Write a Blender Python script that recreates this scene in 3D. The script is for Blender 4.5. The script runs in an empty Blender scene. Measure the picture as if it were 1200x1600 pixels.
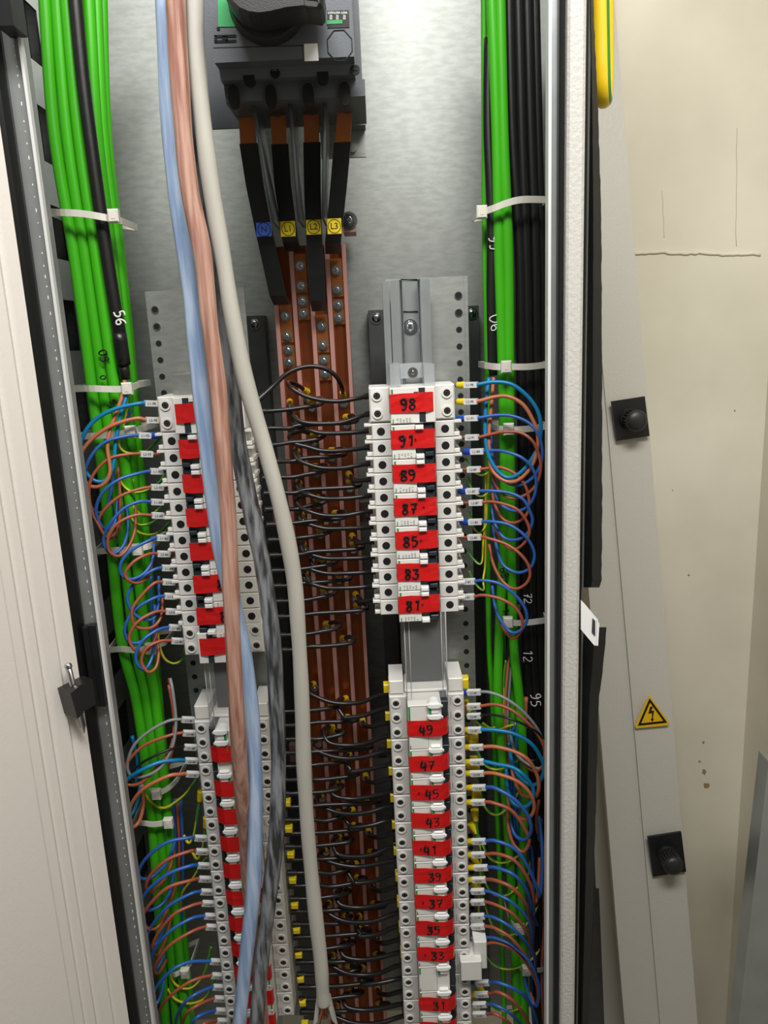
import bpy, math, random
from mathutils import Vector, Matrix
random.seed(7)
SC = bpy.context.scene
COL = SC.collection

# ---------------------------------------------------------------- camera
FPX = 1200.0
TH = math.radians(12.86)
RO = math.radians(2.65)
CAMZ = 1.65
CP = Vector((0, 0, CAMZ))
F_ = Vector((0, math.cos(TH), -math.sin(TH)))
R0 = Vector((1, 0, 0)); U0 = Vector((0, math.sin(TH), math.cos(TH)))
R_ = R0 * math.cos(RO) - U0 * math.sin(RO)
U_ = R0 * math.sin(RO) + U0 * math.cos(RO)
cam = bpy.data.cameras.new('camera'); camo = bpy.data.objects.new('camera', cam); COL.objects.link(camo)
cam.sensor_fit = 'VERTICAL'; cam.sensor_height = 36; cam.sensor_width = 27; cam.lens = FPX / 1600 * 36
cam.clip_start = 0.01
m = Matrix.Identity(4)
for i, v in enumerate((R_, U_, -F_)):
    m[0][i], m[1][i], m[2][i] = v.x, v.y, v.z
m[2][3] = CAMZ
camo.matrix_world = m
SC.camera = camo

# ---------------------------------------------------------------- light, exposure
SC.view_settings.view_transform = 'Standard'; SC.view_settings.look = 'None'
SC.view_settings.gamma = 1; SC.view_settings.exposure = 0.0
W = bpy.data.worlds.new('world'); SC.world = W; W.use_nodes = True
W.node_tree.nodes['Background'].inputs[0].default_value = (1.0, 0.98, 0.95, 1)
W.node_tree.nodes['Background'].inputs[1].default_value = 0.11
def area(name, loc, target, sx, sy, power, col):
    l = bpy.data.lights.new(name, 'AREA'); l.shape = 'RECTANGLE'; l.size = sx; l.size_y = sy; l.energy = power; l.color = col
    o = bpy.data.objects.new(name, l); COL.objects.link(o); o.location = loc
    o.rotation_euler = (Vector(target) - Vector(loc)).to_track_quat('-Z', 'Y').to_euler()
    return o
area('ceiling_lamp_light', (0.10, -0.05, 2.62), (0.12, 0.60, 1.6), 0.9, 0.28, 27.5, (1, 0.985, 0.955))

def s2l(c):
    return tuple((x / 255 / 12.92 if x / 255 <= .04045 else ((x / 255 + .055) / 1.055) ** 2.4) for x in c)

# ---------------------------------------------------------------- unprojection helpers (a pixel to a point at its own depth)
def ray(px, py):
    return F_ + R_ * ((px - 600) / FPX) + U_ * ((800 - py) / FPX)
def at(px, py, Y):
    d = ray(px, py); return CP + d * (Y / d.y)
def hit(px, py, p0, n):
    d = ray(px, py); return CP + d * ((Vector(p0) - CP).dot(n) / d.dot(n))
def pxm(py, Y):                      # pixels per metre at that row and depth
    d = ray(600, py); return FPX / (Y / d.y)

# ---------------------------------------------------------------- materials
MATS = {}
def mat(name, rgb, rough=.5, metal=0, bump=0, bscale=200, spec=.5, var=0, vscale=8, stretch=(1, 1, 1), rgb2=None, alpha=1, coat=0, aniso=None):
    if name in MATS: return MATS[name]
    M = bpy.data.materials.new(name); M.use_nodes = True
    nt = M.node_tree; b = nt.nodes['Principled BSDF']
    c = s2l(rgb)
    b.inputs['Base Color'].default_value = (*c, 1); b.inputs['Roughness'].default_value = rough
    b.inputs['Metallic'].default_value = metal; b.inputs['Specular IOR Level'].default_value = spec
    b.inputs['Coat Weight'].default_value = coat; b.inputs['Coat Roughness'].default_value = .15
    if alpha < 1: b.inputs['Alpha'].default_value = alpha
    tc = nt.nodes.new('ShaderNodeTexCoord'); mp = nt.nodes.new('ShaderNodeMapping'); mp.inputs['Scale'].default_value = stretch
    nt.links.new(tc.outputs['Object'], mp.inputs['Vector'])
    if var or rgb2:
        n = nt.nodes.new('ShaderNodeTexNoise'); n.inputs['Scale'].default_value = vscale; n.inputs['Detail'].default_value = 6
        nt.links.new(mp.outputs[0], n.inputs['Vector'])
        r = nt.nodes.new('ShaderNodeValToRGB')
        c2 = s2l(rgb2) if rgb2 else tuple(max(0, x * (1 - var)) for x in c)
        r.color_ramp.elements[0].color = (*c2, 1); r.color_ramp.elements[1].color = (*c, 1)
        r.color_ramp.elements[0].position = .38; r.color_ramp.elements[1].position = .62
        nt.links.new(n.outputs['Fac'], r.inputs[0]); nt.links.new(r.outputs[0], b.inputs['Base Color'])
    if bump:
        n2 = nt.nodes.new('ShaderNodeTexNoise'); n2.inputs['Scale'].default_value = bscale; n2.inputs['Detail'].default_value = 3
        nt.links.new(mp.outputs[0], n2.inputs['Vector'])
        bp = nt.nodes.new('ShaderNodeBump'); bp.inputs['Strength'].default_value = bump; bp.inputs['Distance'].default_value = .002
        nt.links.new(n2.outputs['Fac'], bp.inputs['Height']); nt.links.new(bp.outputs[0], b.inputs['Normal'])
    MATS[name] = M
    return M
galv = mat('galvanised_sheet', (172, 175, 170), .56, .93, .06, 500, var=.14, vscale=60, stretch=(1, 1, 3), coat=.12)
galv_dark = mat('dull_zinc', (112, 114, 114), .42, .92, .05, 300, var=.12, vscale=40)
galv_side = mat('galvanised_side_sheet', (170, 176, 172), .2, .9, .08, 60, var=.12, vscale=14)
zinc_edge = mat('lit_zinc_edge', (232, 233, 230), .35, .25)  # highlight painted in: pale zinc for lips that catch the light
zinc = mat('zinc_profile', (186, 190, 190), .34, .72, .05, 120, var=.1, vscale=20)
dark_steel = mat('contrast_steel_washer', (150, 146, 140), .3, .9)  # steel darkened for washers: painted contrast where reflections come out flat
steel = mat('bright_steel', (205, 208, 212), .16, 1)
copper = mat('copper_bar', (164, 88, 52), .3, .85, .05, 90, var=.35, vscale=22, stretch=(1, 1, .1))
copperedge = mat('pink_copper_edge', (226, 168, 158), .38, .7)  # paler, pinker copper than the bar faces
copperlug = mat('copper_strap_end', (188, 112, 62), .35, .8, var=.2, vscale=60)
white_paint = mat('light_grey_powder_paint', (192, 190, 185), .38, 0, .35, 260)
door_paint = mat('door_powder_paint', (216, 210, 204), .45, 0, .12, 300)
panel_paint = mat('cover_powder_paint', (192, 189, 179), .4, 0, .2, 300)
rubber = mat('black_rubber', (20, 20, 21), .32, 0, .1, 60)
blackpl = mat('black_plastic', (22, 23, 25), .35)
switchpl = mat('charcoal_plastic', (88, 92, 98), .38, 0, .08, 900)
handlepl = mat('black_handle_plastic', (40, 38, 39), .4, 0, .1, 900)
brk = mat('breaker_plastic', (226, 224, 218), .42)
brk2 = mat('grey_breaker_plastic', (206, 204, 199), .45)
brkwhite = mat('white_toggle_plastic', (240, 240, 238), .3)
darknose = mat('dark_breaker_plastic', (44, 50, 56), .4)
tape = mat('red_tape', (206, 24, 24), .38, 0, .35, 90)
ink = mat('black_marker', (14, 12, 16), .5)
whiteink = mat('white_marker', (235, 235, 232), .6)
greenink = mat('green_print', (22, 140, 70), .5)
greyink = mat('grey_print', (120, 122, 124), .5)
hole = mat('deep_recess', (12, 12, 13), .8)
screwm = mat('terminal_screw_steel', (120, 118, 112), .3, .9)
yellow = mat('yellow_plastic', (226, 198, 20), .4)
bluef = mat('blue_ferrule_plastic', (28, 70, 170), .4)
sleeve_m = mat('white_marker_sleeve', (226, 226, 224), .3)
tie_m = mat('white_nylon', (226, 222, 210), .4)
greenc = mat('green_cable_sheath', (72, 188, 26), .36, 0, .06, 40, var=.12, vscale=10, stretch=(3, 3, .6))
blackc = mat('black_cable_sheath', (24, 23, 24), .4, 0, .1, 60)
blackw = mat('black_wire_insulation', (24, 24, 25), .33)
W_blue = mat('blue_wire_insulation', (46, 98, 176), .35)
W_teal = mat('teal_blue_wire_insulation', (12, 124, 176), .35)
W_brown = mat('brown_wire_insulation', (168, 88, 62), .38)
W_brown2 = mat('tan_brown_wire_insulation', (192, 112, 76), .38)
W_grey = mat('grey_wire_insulation', (140, 142, 146), .4)
W_yel = mat('yellow_wire_insulation', (205, 196, 40), .4)
W_grn = mat('green_stripe_insulation', (40, 130, 50), .4)
clear = mat('clear_plastic', (225, 228, 228), .08, 0, alpha=.09, spec=.8)
cab_blue = mat('pale_blue_core', (178, 196, 222), .42, 0, .6, 50, stretch=(3, 3, .25), rgb2=(132, 158, 196), vscale=48, coat=.5)
cab_pink = mat('dusty_brown_core', (190, 152, 136), .42, 0, .6, 50, stretch=(4, 4, .25), rgb2=(146, 98, 84), vscale=48, coat=.5)
cab_dark = mat('dusty_black_core', (140, 143, 147), .36, 0, .6, 60, stretch=(2.5, 2.5, .35), rgb2=(50, 52, 55), vscale=75, coat=.5)
cab_white = mat('light_grey_core', (182, 179, 170), .45, 0, .2, 50, stretch=(2, 2, .4), var=.12, vscale=16)
blue_st = mat('blue_sticker', (44, 92, 190), .5); yel_st = mat('yellow_sticker', (240, 212, 20), .5)
wall_m = mat('painted_concrete', (226, 220, 202), .8, 0, .25, 30, rgb2=(212, 205, 186), vscale=3)
floor_m = mat('grey_floor', (120, 116, 108), .7, 0, .2, 30)
signyel = mat('sign_yellow', (232, 186, 12), .45)

# ---------------------------------------------------------------- mesh builder
class MB:
    def __init__(s): s.v = []; s.f = []; s.m = []; s.sm = []
    def add(s, vs, fs, mi=0, smooth=False):
        o = len(s.v); s.v += [Vector(v) for v in vs]
        for f in fs: s.f.append([i + o for i in f]); s.m.append(mi); s.sm.append(smooth)
        return s
    def box(s, x0, x1, y0, y1, z0, z1, mi=0):
        vs = [(x, y, z) for x in (x0, x1) for y in (y0, y1) for z in (z0, z1)]
        return s.add(vs, [(0, 1, 3, 2), (4, 6, 7, 5), (0, 4, 5, 1), (2, 3, 7, 6), (0, 2, 6, 4), (1, 5, 7, 3)], mi)
    def bbox(s, x0, x1, y0, y1, z0, z1, b=.001, mi=0):     # box with its front (-Y) edges chamfered
        vs = [(x0, y1, z0), (x1, y1, z0), (x1, y1, z1), (x0, y1, z1), (x0, y0 + b, z0), (x1, y0 + b, z0), (x1, y0 + b, z1), (x0, y0 + b, z1),
              (x0 + b, y0, z0 + b), (x1 - b, y0, z0 + b), (x1 - b, y0, z1 - b), (x0 + b, y0, z1 - b)]
        return s.add(vs, [(0, 3, 2, 1), (0, 1, 5, 4), (1, 2, 6, 5), (2, 3, 7, 6), (3, 0, 4, 7), (4, 5, 9, 8), (5, 6, 10, 9), (6, 7, 11, 10), (7, 4, 8, 11), (8, 9, 10, 11)], mi)
    def prism(s, pts, axis, a, b, mi=0):                  # polygon pts extruded along axis from a to b
        n = len(pts)
        def mk(p, t): return {'x': (t, p[0], p[1]), 'y': (p[0], t, p[1]), 'z': (p[0], p[1], t)}[axis]
        vs = [mk(p, a) for p in pts] + [mk(p, b) for p in pts]
        return s.add(vs, [list(range(n))[::-1], list(range(n, 2 * n))] + [(i, (i + 1) % n, n + (i + 1) % n, n + i) for i in range(n)], mi)
    def slab(s, quad, off, mi=0):                          # any planar polygon given a thickness
        n = len(quad); q = [Vector(p) for p in quad]; o = Vector(off)
        return s.add(q + [p + o for p in q], [list(range(n))[::-1], list(range(n, 2 * n))] + [(i, (i + 1) % n, n + (i + 1) % n, n + i) for i in range(n)], mi)
    def cyl(s, c, r, h, axis=(0, -1, 0), n=20, mi=0, r2=None, smooth=True):
        c = Vector(c); ax = Vector(axis).normalized(); u = ax.orthogonal().normalized(); w = ax.cross(u)
        r2 = r if r2 is None else r2
        a = [c + (u * math.cos(t) + w * math.sin(t)) * r for t in [2 * math.pi * i / n for i in range(n)]]
        b = [c + ax * h + (u * math.cos(t) + w * math.sin(t)) * r2 for t in [2 * math.pi * i / n for i in range(n)]]
        s.add(a + b, [(i, (i + 1) % n, n + (i + 1) % n, n + i) for i in range(n)], mi, smooth)
        return s.add(a + b, [list(range(n))[::-1], list(range(n, 2 * n))], mi)
    def ring(s, c, r0, r1, h, axis=(0, -1, 0), n=20, mi=0):
        c = Vector(c); ax = Vector(axis).normalized(); u = ax.orthogonal().normalized(); w = ax.cross(u)
        d = [(u * math.cos(t) + w * math.sin(t)) for t in [2 * math.pi * i / n for i in range(n)]]
        vs = [c + e * r0 for e in d] + [c + e * r1 for e in d] + [c + ax * h + e * r1 for e in d] + [c + ax * h + e * r0 for e in d]
        fs = []
        for k in range(4):
            for i in range(n): fs.append((k * n + i, k * n + (i + 1) % n, ((k + 1) % 4) * n + (i + 1) % n, ((k + 1) % 4) * n + i))
        return s.add(vs, fs, mi)
    def sphere(s, c, r, mi=0, sc=(1, 1, 1), n=10):
        vs = []; fs = []
        for i in range(n + 1):
            for j in range(2 * n):
                a = math.pi * i / n; b = math.pi * j / n
                vs.append((c[0] + r * sc[0] * math.sin(a) * math.cos(b), c[1] + r * sc[1] * math.sin(a) * math.sin(b), c[2] + r * sc[2] * math.cos(a)))
        for i in range(n):
            for j in range(2 * n): fs.append((i * 2 * n + j, i * 2 * n + (j + 1) % (2 * n), (i + 1) * 2 * n + (j + 1) % (2 * n), (i + 1) * 2 * n + j))
        return s.add(vs, fs, mi, True)
    def tube(s, pts, r, n=8, mi=0, closed=False, mfun=None, flat=None, caps=True):
        pts = [Vector(p) for p in pts]; k = len(pts)
        T = [(pts[(i + 1) % k if closed else min(i + 1, k - 1)] - pts[(i - 1) % k if closed else max(i - 1, 0)]).normalized() for i in range(k)]
        u = T[0].cross(Vector((0, 1, 0)))
        if u.length < .2: u = T[0].cross(Vector((0, 0, 1)))
        u.normalize(); base = len(s.v)
        for i in range(k):
            u = (u - T[i] * u.dot(T[i])).normalized(); w = T[i].cross(u)
            rr = r(i / (k - 1)) if callable(r) else r
            for j in range(n):
                a = 2 * math.pi * j / n
                s.v.append(pts[i] + (u * math.cos(a) + w * math.sin(a)) * rr)
        L = k if closed else k - 1
        for i in range(L):
            for j in range(n):
                i2 = (i + 1) % k
                s.f.append([base + i * n + j, base + i * n + (j + 1) % n, base + i2 * n + (j + 1) % n, base + i2 * n + j])
                s.m.append(mfun(i, j) if mfun else mi); s.sm.append(True)
        if caps and not closed:
            s.f.append([base + j for j in range(n)][::-1]); s.m.append(mi); s.sm.append(False)
            s.f.append([base + (k - 1) * n + j for j in range(n)]); s.m.append(mi); s.sm.append(False)
        return s
    def band(s, pts, zdir, h, t, mi=0, closed=False):      # strap: height h along zdir, thickness t
        pts = [Vector(p) for p in pts]; k = len(pts); base = len(s.v); z = Vector(zdir).normalized()
        for i in range(k):
            T = (pts[(i + 1) % k if closed else min(i + 1, k - 1)] - pts[(i - 1) % k if closed else max(i - 1, 0)]).normalized()
            nrm = T.cross(z).normalized()
            for a, b in ((-.5, -.5), (.5, -.5), (.5, .5), (-.5, .5)): s.v.append(pts[i] + z * h * a + nrm * t * b)
        for i in range(k if closed else k - 1):
            for j in range(4):
                i2 = (i + 1) % k
                s.f.append([base + i * 4 + j, base + i * 4 + (j + 1) % 4, base + i2 * 4 + (j + 1) % 4, base + i2 * 4 + j]); s.m.append(mi); s.sm.append(False)
        if not closed:
            s.f.append([base + j for j in range(4)][::-1]); s.f.append([base + (k - 1) * 4 + j for j in range(4)]); s.m += [mi, mi]; s.sm += [False, False]
        return s
    def build(s, name, mats, parent=None, loc=None):
        me = bpy.data.meshes.new(name); org = Vector(loc) if loc is not None else Vector((0, 0, 0))
        me.from_pydata([tuple(v - org) for v in s.v], [], s.f)
        if not isinstance(mats, (list, tuple)): mats = [mats]
        for x in mats: me.materials.append(x)
        me.polygons.foreach_set('material_index', s.m); me.polygons.foreach_set('use_smooth', s.sm)
        me.update()
        import bmesh as _b
        bm = _b.new(); bm.from_mesh(me); _b.ops.recalc_face_normals(bm, faces=bm.faces); bm.to_mesh(me); bm.free()
        o = bpy.data.objects.new(name, me); COL.objects.link(o)
        if loc is not None: o.location = org
        if parent is not None: o.parent = parent; 
        if parent is not None and loc is None: pass
        return o

def tag(o, label=None, cat=None, group=None, kind=None):
    if label: o['label'] = label
    if cat: o['category'] = cat
    if group: o['group'] = group
    if kind: o['kind'] = kind
    return o
def thing(name, loc, label, cat, group=None):
    o = bpy.data.objects.new(name, None); COL.objects.link(o); o.location = loc; o.empty_display_size = .01
    return tag(o, label, cat, group)
class Rel:                                                # parts built in world coordinates, parented to a thing
    pass
def part(mb, name, mats, parent):
    # express vertices in the coordinates of the thing (all parents are unrotated empties or meshes)
    p = parent; off = Vector((0, 0, 0))
    while p is not None: off += Vector(p.location); p = p.parent
    mb.v = [v - off for v in mb.v]
    return mb.build(name, mats, parent)

def smooth(pts, n=8):
    P = [Vector(p) for p in pts]; out = []
    P = [P[0] * 2 - P[1]] + P + [P[-1] * 2 - P[-2]]
    for i in range(1, len(P) - 2):
        for k in range(n):
            t = k / n; a, b, c, d = P[i - 1:i + 3]
            out.append(.5 * ((2 * b) + (c - a) * t + (2 * a - 5 * b + 4 * c - d) * t * t + (3 * b - a - 3 * c + d) * t ** 3))
    out.append(P[-2]); return out

_txt = {}
def text_mesh(s):
    if s in _txt: return _txt[s]
    c = bpy.data.curves.new('t', 'FONT'); c.body = s; c.size = 1; c.align_x = 'CENTER'; c.align_y = 'CENTER'; c.resolution_u = 2; c.extrude = .02
    o = bpy.data.objects.new('t', c); COL.objects.link(o)
    dg = bpy.context.evaluated_depsgraph_get()
    me = bpy.data.meshes.new_from_object(o.evaluated_get(dg)); bpy.data.objects.remove(o)
    _txt[s] = ([v.co.copy() for v in me.vertices], [list(p.vertices) for p in me.polygons]); return _txt[s]
def add_text(mb, s, c, right, up, size, mi=0):
    v, f = text_mesh(s); c = Vector(c); r = Vector(right).normalized(); u = Vector(up).normalized(); n = r.cross(u)
    mb.add([c + (r * p.x + u * p.y + n * p.z) * size for p in v], f, mi)

DIG = {  # handwriting strokes in a 0.6 x 1 box
 '0': [[(.3, 1), (.05, .8), (.0, .45), (.15, .05), (.4, .05), (.6, .4), (.55, .8), (.3, 1)]],
 '1': [[(.2, .8), (.42, 1), (.38, .5), (.36, 0)]],
 '2': [[(.05, .8), (.25, 1), (.5, .85), (.45, .55), (.1, .15), (.05, .02), (.6, .05)]],
 '3': [[(.05, .92), (.35, 1), (.5, .8), (.3, .57), (.2, .55), (.45, .48), (.55, .25), (.35, .02), (.02, .08)]],
 '4': [[(.2, 1), (.05, .5), (.1, .42), (.6, .48)], [(.48, .85), (.42, .4), (.45, -.1)]],
 '5': [[(.55, 1), (.15, .95), (.1, .6), (.35, .62), (.55, .4), (.4, .08), (.05, .02)]],
 '7': [[(.05, .92), (.35, .98), (.6, .95), (.4, .5), (.3, 0)], [(.15, .45), (.58, .52)]],
 '8': [[(.5, .85), (.3, 1), (.1, .85), (.2, .6), (.45, .4), (.5, .15), (.25, 0), (.05, .2), (.25, .48), (.5, .7), (.5, .85)]],
 '9': [[(.5, .8), (.3, 1), (.05, .85), (.1, .6), (.35, .55), (.52, .8), (.5, .4), (.35, .05), (.1, .02)]],
 '6': [[(.5, .95), (.2, .8), (.05, .4), (.15, .05), (.4, .02), (.52, .25), (.35, .48), (.1, .35)]],
 'L': [[(.1, 1), (.05, .05), (.55, .0)]],
 'E': [[(.5, 1), (.1, .95), (.08, .5), (.4, .52)], [(.08, .5), (.05, .05), (.5, 0)]],
 'D': [[(.1, 1), (.1, 0), (.45, .15), (.55, .6), (.3, .95), (.1, 1)]],
}
def hand(mb, s, c, right, up, h, r, mi=0, gap=.18):
    right = Vector(right); up = Vector(up); c = Vector(c); w = len(s) * .6 + (len(s) - 1) * gap
    for k, ch in enumerate(s):
        for st in DIG[ch]:
            j = [(random.uniform(-.03, .03), random.uniform(-.03, .03)) for _ in st]
            pts = [c + right * ((k * (.6 + gap) + p[0] + q[0] - w / 2) * h) + up * ((p[1] + q[1] - .5) * h) for p, q in zip(st, j)]
            mb.tube(smooth(pts, 4), r, 6, mi)

# ================================================================ THE SETTING
YW = 1.34
cx = at(1186, 800, YW).x
MB().box(-2.2, cx + .1, YW, YW + .1, 0, 3.0).build('wall_back', wall_m)['kind'] = 'structure'
MB().box(cx, cx + .1, -2.0, YW, 0, 3.0).build('wall_right', wall_m)['kind'] = 'structure'
MB().box(-2.2, cx + .1, -2.0, YW + .1, -.1, 0).build('floor', floor_m)['kind'] = 'structure'
mb = MB()
seam = [at(x, 394 + 1.2 * math.sin(x * .09) + (x - 990) * .018, YW - .001) for x in range(960, 1190, 6)]
for i, p in enumerate(seam): p.z += random.uniform(-.0012, .0012)
mb.tube(seam, .0028, 6)
tag(mb.build('trim_1', wall_m), kind='structure')

wb = bpy.data.objects['wall_back']
mb = MB()
for (x, y, r_) in ((1100, 1206, .006), (1104, 1228, .008), (1093, 1190, .003), (1076, 899, .0025), (1148, 642, .002), (1051, 766, .0015), (1099, 1160, .003)):
    c = at(x, y, YW); n_ = 12
    mb.slab([c + Vector((r_ * .8 * random.uniform(.6, 1.2) * math.cos(2 * math.pi * k / n_), -.0004, r_ * random.uniform(.6, 1.2) * math.sin(2 * math.pi * k / n_))) for k in range(n_)], (0, .0006, 0))
mb.build('stain', mat('wall_stain', (150, 128, 92), .9), wb)
mb = MB()
for a_, b_ in (((1034, 298), (1038, 372)), ((1151, 200), (1150, 385))):
    mb.tube([at(a_[0] + (b_[0] - a_[0]) * t + random.uniform(-.6, .6), a_[1] + (b_[1] - a_[1]) * t, YW + .0004) for t in [k / 10 for k in range(11)]], .0007, 5)
mb.build('crack', mat('wall_crack', (176, 166, 146), .9), wb)

# ================================================================ ENCLOSURE
YB = 1.0                                     # back plate
ZT, ZB = 2.28, .62
YF = .72                                     # front of the zinc frame
XL = at(135, 800, YF).x; XR = at(857, 800, YF).x
enc = thing('electrical_enclosure', (0, YB, ZB), 'tall open light grey steel electrical cabinet with galvanised back plate, standing by the beige wall', 'electrical cabinet')
part(MB().box(XL - .103, XR + .038, YB, YB + .004, ZB, ZT), 'back_plate', galv, enc)
def slotted(x, x2, name, slots, w0, w1):
    mb = MB(); lo = min(x, x2); hi = max(x, x2)
    mb.box(lo, hi, YF + .012, w0, ZB, ZT); mb.box(lo, hi, w1, YB, ZB, ZT)
    z = ZB
    for a, b in sorted(slots):
        mb.box(lo, hi, w0, w1, z, a); z = b
    mb.box(lo, hi, w0, w1, z, ZT)
    part(mb, name, galv_side, enc)
sl = []
z = ZB + .05
while z < ZT - .1: sl.append((z, z + .055)); z += .098
slotted(XL - .057, XL - .055, 'side_plate', sl, .872, .905)
slotted(XR + .036, XR + .038, 'side_plate', [], .872, .905)
part(MB().box(XL - .105, XL - .103, YF + .012, YB, ZB, ZT), 'outer_side', blackpl, enc)
# left profile: lip coloured pale for its highlight, zinc strip with a row of perforations, gasket
mb = MB()
wL = .0165
mb.box(XL - wL, XL, YF, YF + .012, ZB, ZT)
fp_ = part(mb, 'frame_profile', zinc, enc)
mb = MB(); mb.box(XL - .0018, XL + .0008, YF - .006, YF, ZB, ZT); part(mb, 'profile_lip', zinc_edge, fp_)
mb = MB(); z = ZB + .1
while z < ZT:
    mb.box(XL - .0086, XL - .0079, YF - .0004, YF + .001, z, z + random.choice((.0008, .0015, .003))); z += random.uniform(.007, .014)
part(mb, 'perforation_row', brkwhite, enc)
mb = MB()
mb.prism([(XL - wL - .020, YF + .01), (XL - wL - .019, YF - .010), (XL - wL - .010, YF - .015), (XL - wL - .003, YF - .012), (XL - wL, YF - .004), (XL - wL, YF + .01)], 'z', ZB, ZT)
part(mb, 'gasket', rubber, enc)
mb = MB(); mb.prism([(XL - wL - .0190, YF - .012), (XL - wL - .0178, YF - .0135), (XL - wL - .0172, YF - .011), (XL - wL - .0186, YF - .009)], 'z', ZB, ZT)
part(mb, 'gasket_lip', rubber, enc)
# right profile
mb = MB(); mb.box(XR, XR + .0065, YF, YF + .012, ZB, ZT)
fp_ = part(mb, 'frame_profile', zinc, enc)
mb = MB(); mb.box(XR - .0022, XR + .0004, YF - .006, YF + .006, ZB, ZT); part(mb, 'profile_lip', zinc_edge, fp_)
part(MB().box(at(-12, 0, YF - .03).x, at(16, 0, YF - .03).x, YF - .03, YF - .004, at(8, 40, YF - .03).z, ZT - .05), 'hinge', blackpl, enc)
xa = at(878, 800, YF - .01).x; xb = at(908, 800, YF - .02).x
mb = MB(); mb.prism([(XR + .0062, YF + .008), (XR + .0066, YF - .006), (XR + .0095, YF - .012), (xa - .0015, YF - .012), (xa, YF + .004)], 'z', ZB, ZT)
part(mb, 'gasket', rubber, enc)
mb = MB(); mb.prism([(xa, YF + .012), (xa, YF - .018), (xa + .002, YF - .02), (xb - .003, YF - .02), (xb, YF - .017), (xb + .004, YF + .012)], 'z', ZB, ZT)
part(mb, 'front_post', white_paint, enc)
mb = MB(); mb.prism([(xb + .0045, YF + .012), (xb + .0005, YF + .0), (xb + .0002, YF - .008), (xb + .004, YF - .010), (xb + .006, YF - .004), (xb + .006, YF + .012)], 'z', ZB, ZT)
part(mb, 'post_seal', rubber, enc)
# gland strip behind left gasket to close the post
part(MB().box(XL - .103, XL - .002, YF + .0125, YF + .0145, ZB, ZT), 'post_body', galv_side, enc)
part(MB().box(XR + .002, XR + .038, YF + .0125, YF + .0145, ZB, ZT), 'post_body', galv_side, enc)
# black latch receiver on the left profile
p0 = at(140, 978, YF - .002); p1 = at(164, 1104, YF - .002)
mb = MB()
mb.slab([at(135, 978, YF - .009), at(150, 978, YF - .009), at(166, 1104, YF - .009), at(151, 1104, YF - .009)], (0, .008, 0))
mb.slab([at(128, 981, YF - .012), at(136, 981, YF - .012), at(155, 1103, YF - .012), at(145, 1103, YF - .012)], (0, .010, 0))
part(mb, 'latch_receiver', blackpl, enc)

# cross brackets on the back plate with their bolts
def bolt(mb, c, r, ax=(0, -1, 0), n=6, dome=False):
    c = Vector(c); a = Vector(ax).normalized()
    mb.cyl(c, r * 1.30, r * .22, a, 20, mi=1 if not dome else 0)
    if dome: mb.sphere(c + a * r * .2, r, 0, (1, .5, 1), 6); mb.cyl(c + a * r * .6, r * .3, r * .12, a, 6)
    else: mb.cyl(c + a * r * .2, r * .95, r * .8, a, 6, smooth=False); mb.cyl(c + a * r * .98, r * .55, r * .45, a, 12, r2=r * .4); mb.cyl(c + a * r * 1.42, r * .25, r * .05, a, 6, mi=1)
for (pa, pb, bx, by) in ((384, 412, 398, 506), (575, 600, 588, 497), (728, 748, 737, 490)):
    q0 = at(pa, by - 12, .97); q1 = at(pb, by - 12, .97)
    b = part(MB().box(q0.x, q1.x, .97, YB - .0005, ZB + .02, q0.z), 'support_bracket', galv_dark, enc)
    mb = MB(); bolt(mb, at(bx, by, .97), .0058, dome=True)
    part(mb, 'bolt', [steel, dark_steel], b)

# ================================================================ DOOR with ridges (open, left)
hp = at(87, 800, YF - .034); dn = Vector((.80, -.60, 0)).normalized(); dd = Vector((-.60, -.80, 0)).normalized()
door = thing('cabinet_door', (hp.x, hp.y, ZB), 'open light grey cabinet door with long vertical ridges, left of the cabinet', 'door')
def dx(px, py=1200):                                      # distance along the door of a pixel on row py
    q = hit(px, py, hp, dn); return (q - hp).dot(dd)
mb = MB()
prof = [(0, -.02), (0, 0)]
for (a, b, dpt) in ((128, 122, .0015), (100, 92, .0015), (80, 72, .0015)):
    prof += [(dx(a) , 0), (dx(a) + .003, -.003), (dx(b), -.003), (dx(b) + .003, 0)]
prof += [(dx(52), 0), (dx(52) + .0006, -.0012), (dx(52) + .0012, 0), (.42, 0), (.42, -.02)]
n = len(prof)
P3 = lambda s, o, z: Vector((hp.x, hp.y, z)) + dd * s + dn * o
vs = [P3(s, o, ZB) for s, o in prof] + [P3(s, o, ZT) for s, o in prof]
mb.add(vs, [(i, i + 1, n + i + 1, n + i) for i in range(n - 1)] + [(n - 1, 0, n, 2 * n - 1)])
part(mb, 'door_panel', door_paint, door)
# latch guide with its steel pin
q = hit(112, 1085, hp, dn)
mb = MB(); u = Vector((0, 0, 1))
mb.slab([q + dd * .013 + u * .012 + dn * .0, q + dd * -.014 + u * .014, q + dd * -.014 - u * .012, q + dd * .010 - u * .015], dn * .016)
mb.slab([q + dd * .013 + u * .012 + dn * .016, q + dd * .003 + u * .016 + dn * .016, q + dd * .003 - u * .012 + dn * .016, q + dd * .010 - u * .015 + dn * .016], dn * .006)
lg = part(mb, 'latch_guide', blackpl, door)
mb = MB(); mb.tube([q + dd * .006 + u * .034 + dn * .012, q + dd * .004 + u * .010 + dn * .012, q - u * .030 + dn * .012], .0028, 12)
mb.sphere(q + dd * .006 + u * .034 + dn * .012, .0036); mb.cyl(q - u * .028 + dn * .012, .0028, .009, (0, 0, -1), 12, r2=.0006)
part(mb, 'latch_pin', steel, lg)

# ================================================================ things on the right
def slabpx(pts, th):                                      # list of (px,py,Y)
    return MB().slab([at(*p) for p in pts], th)
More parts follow.
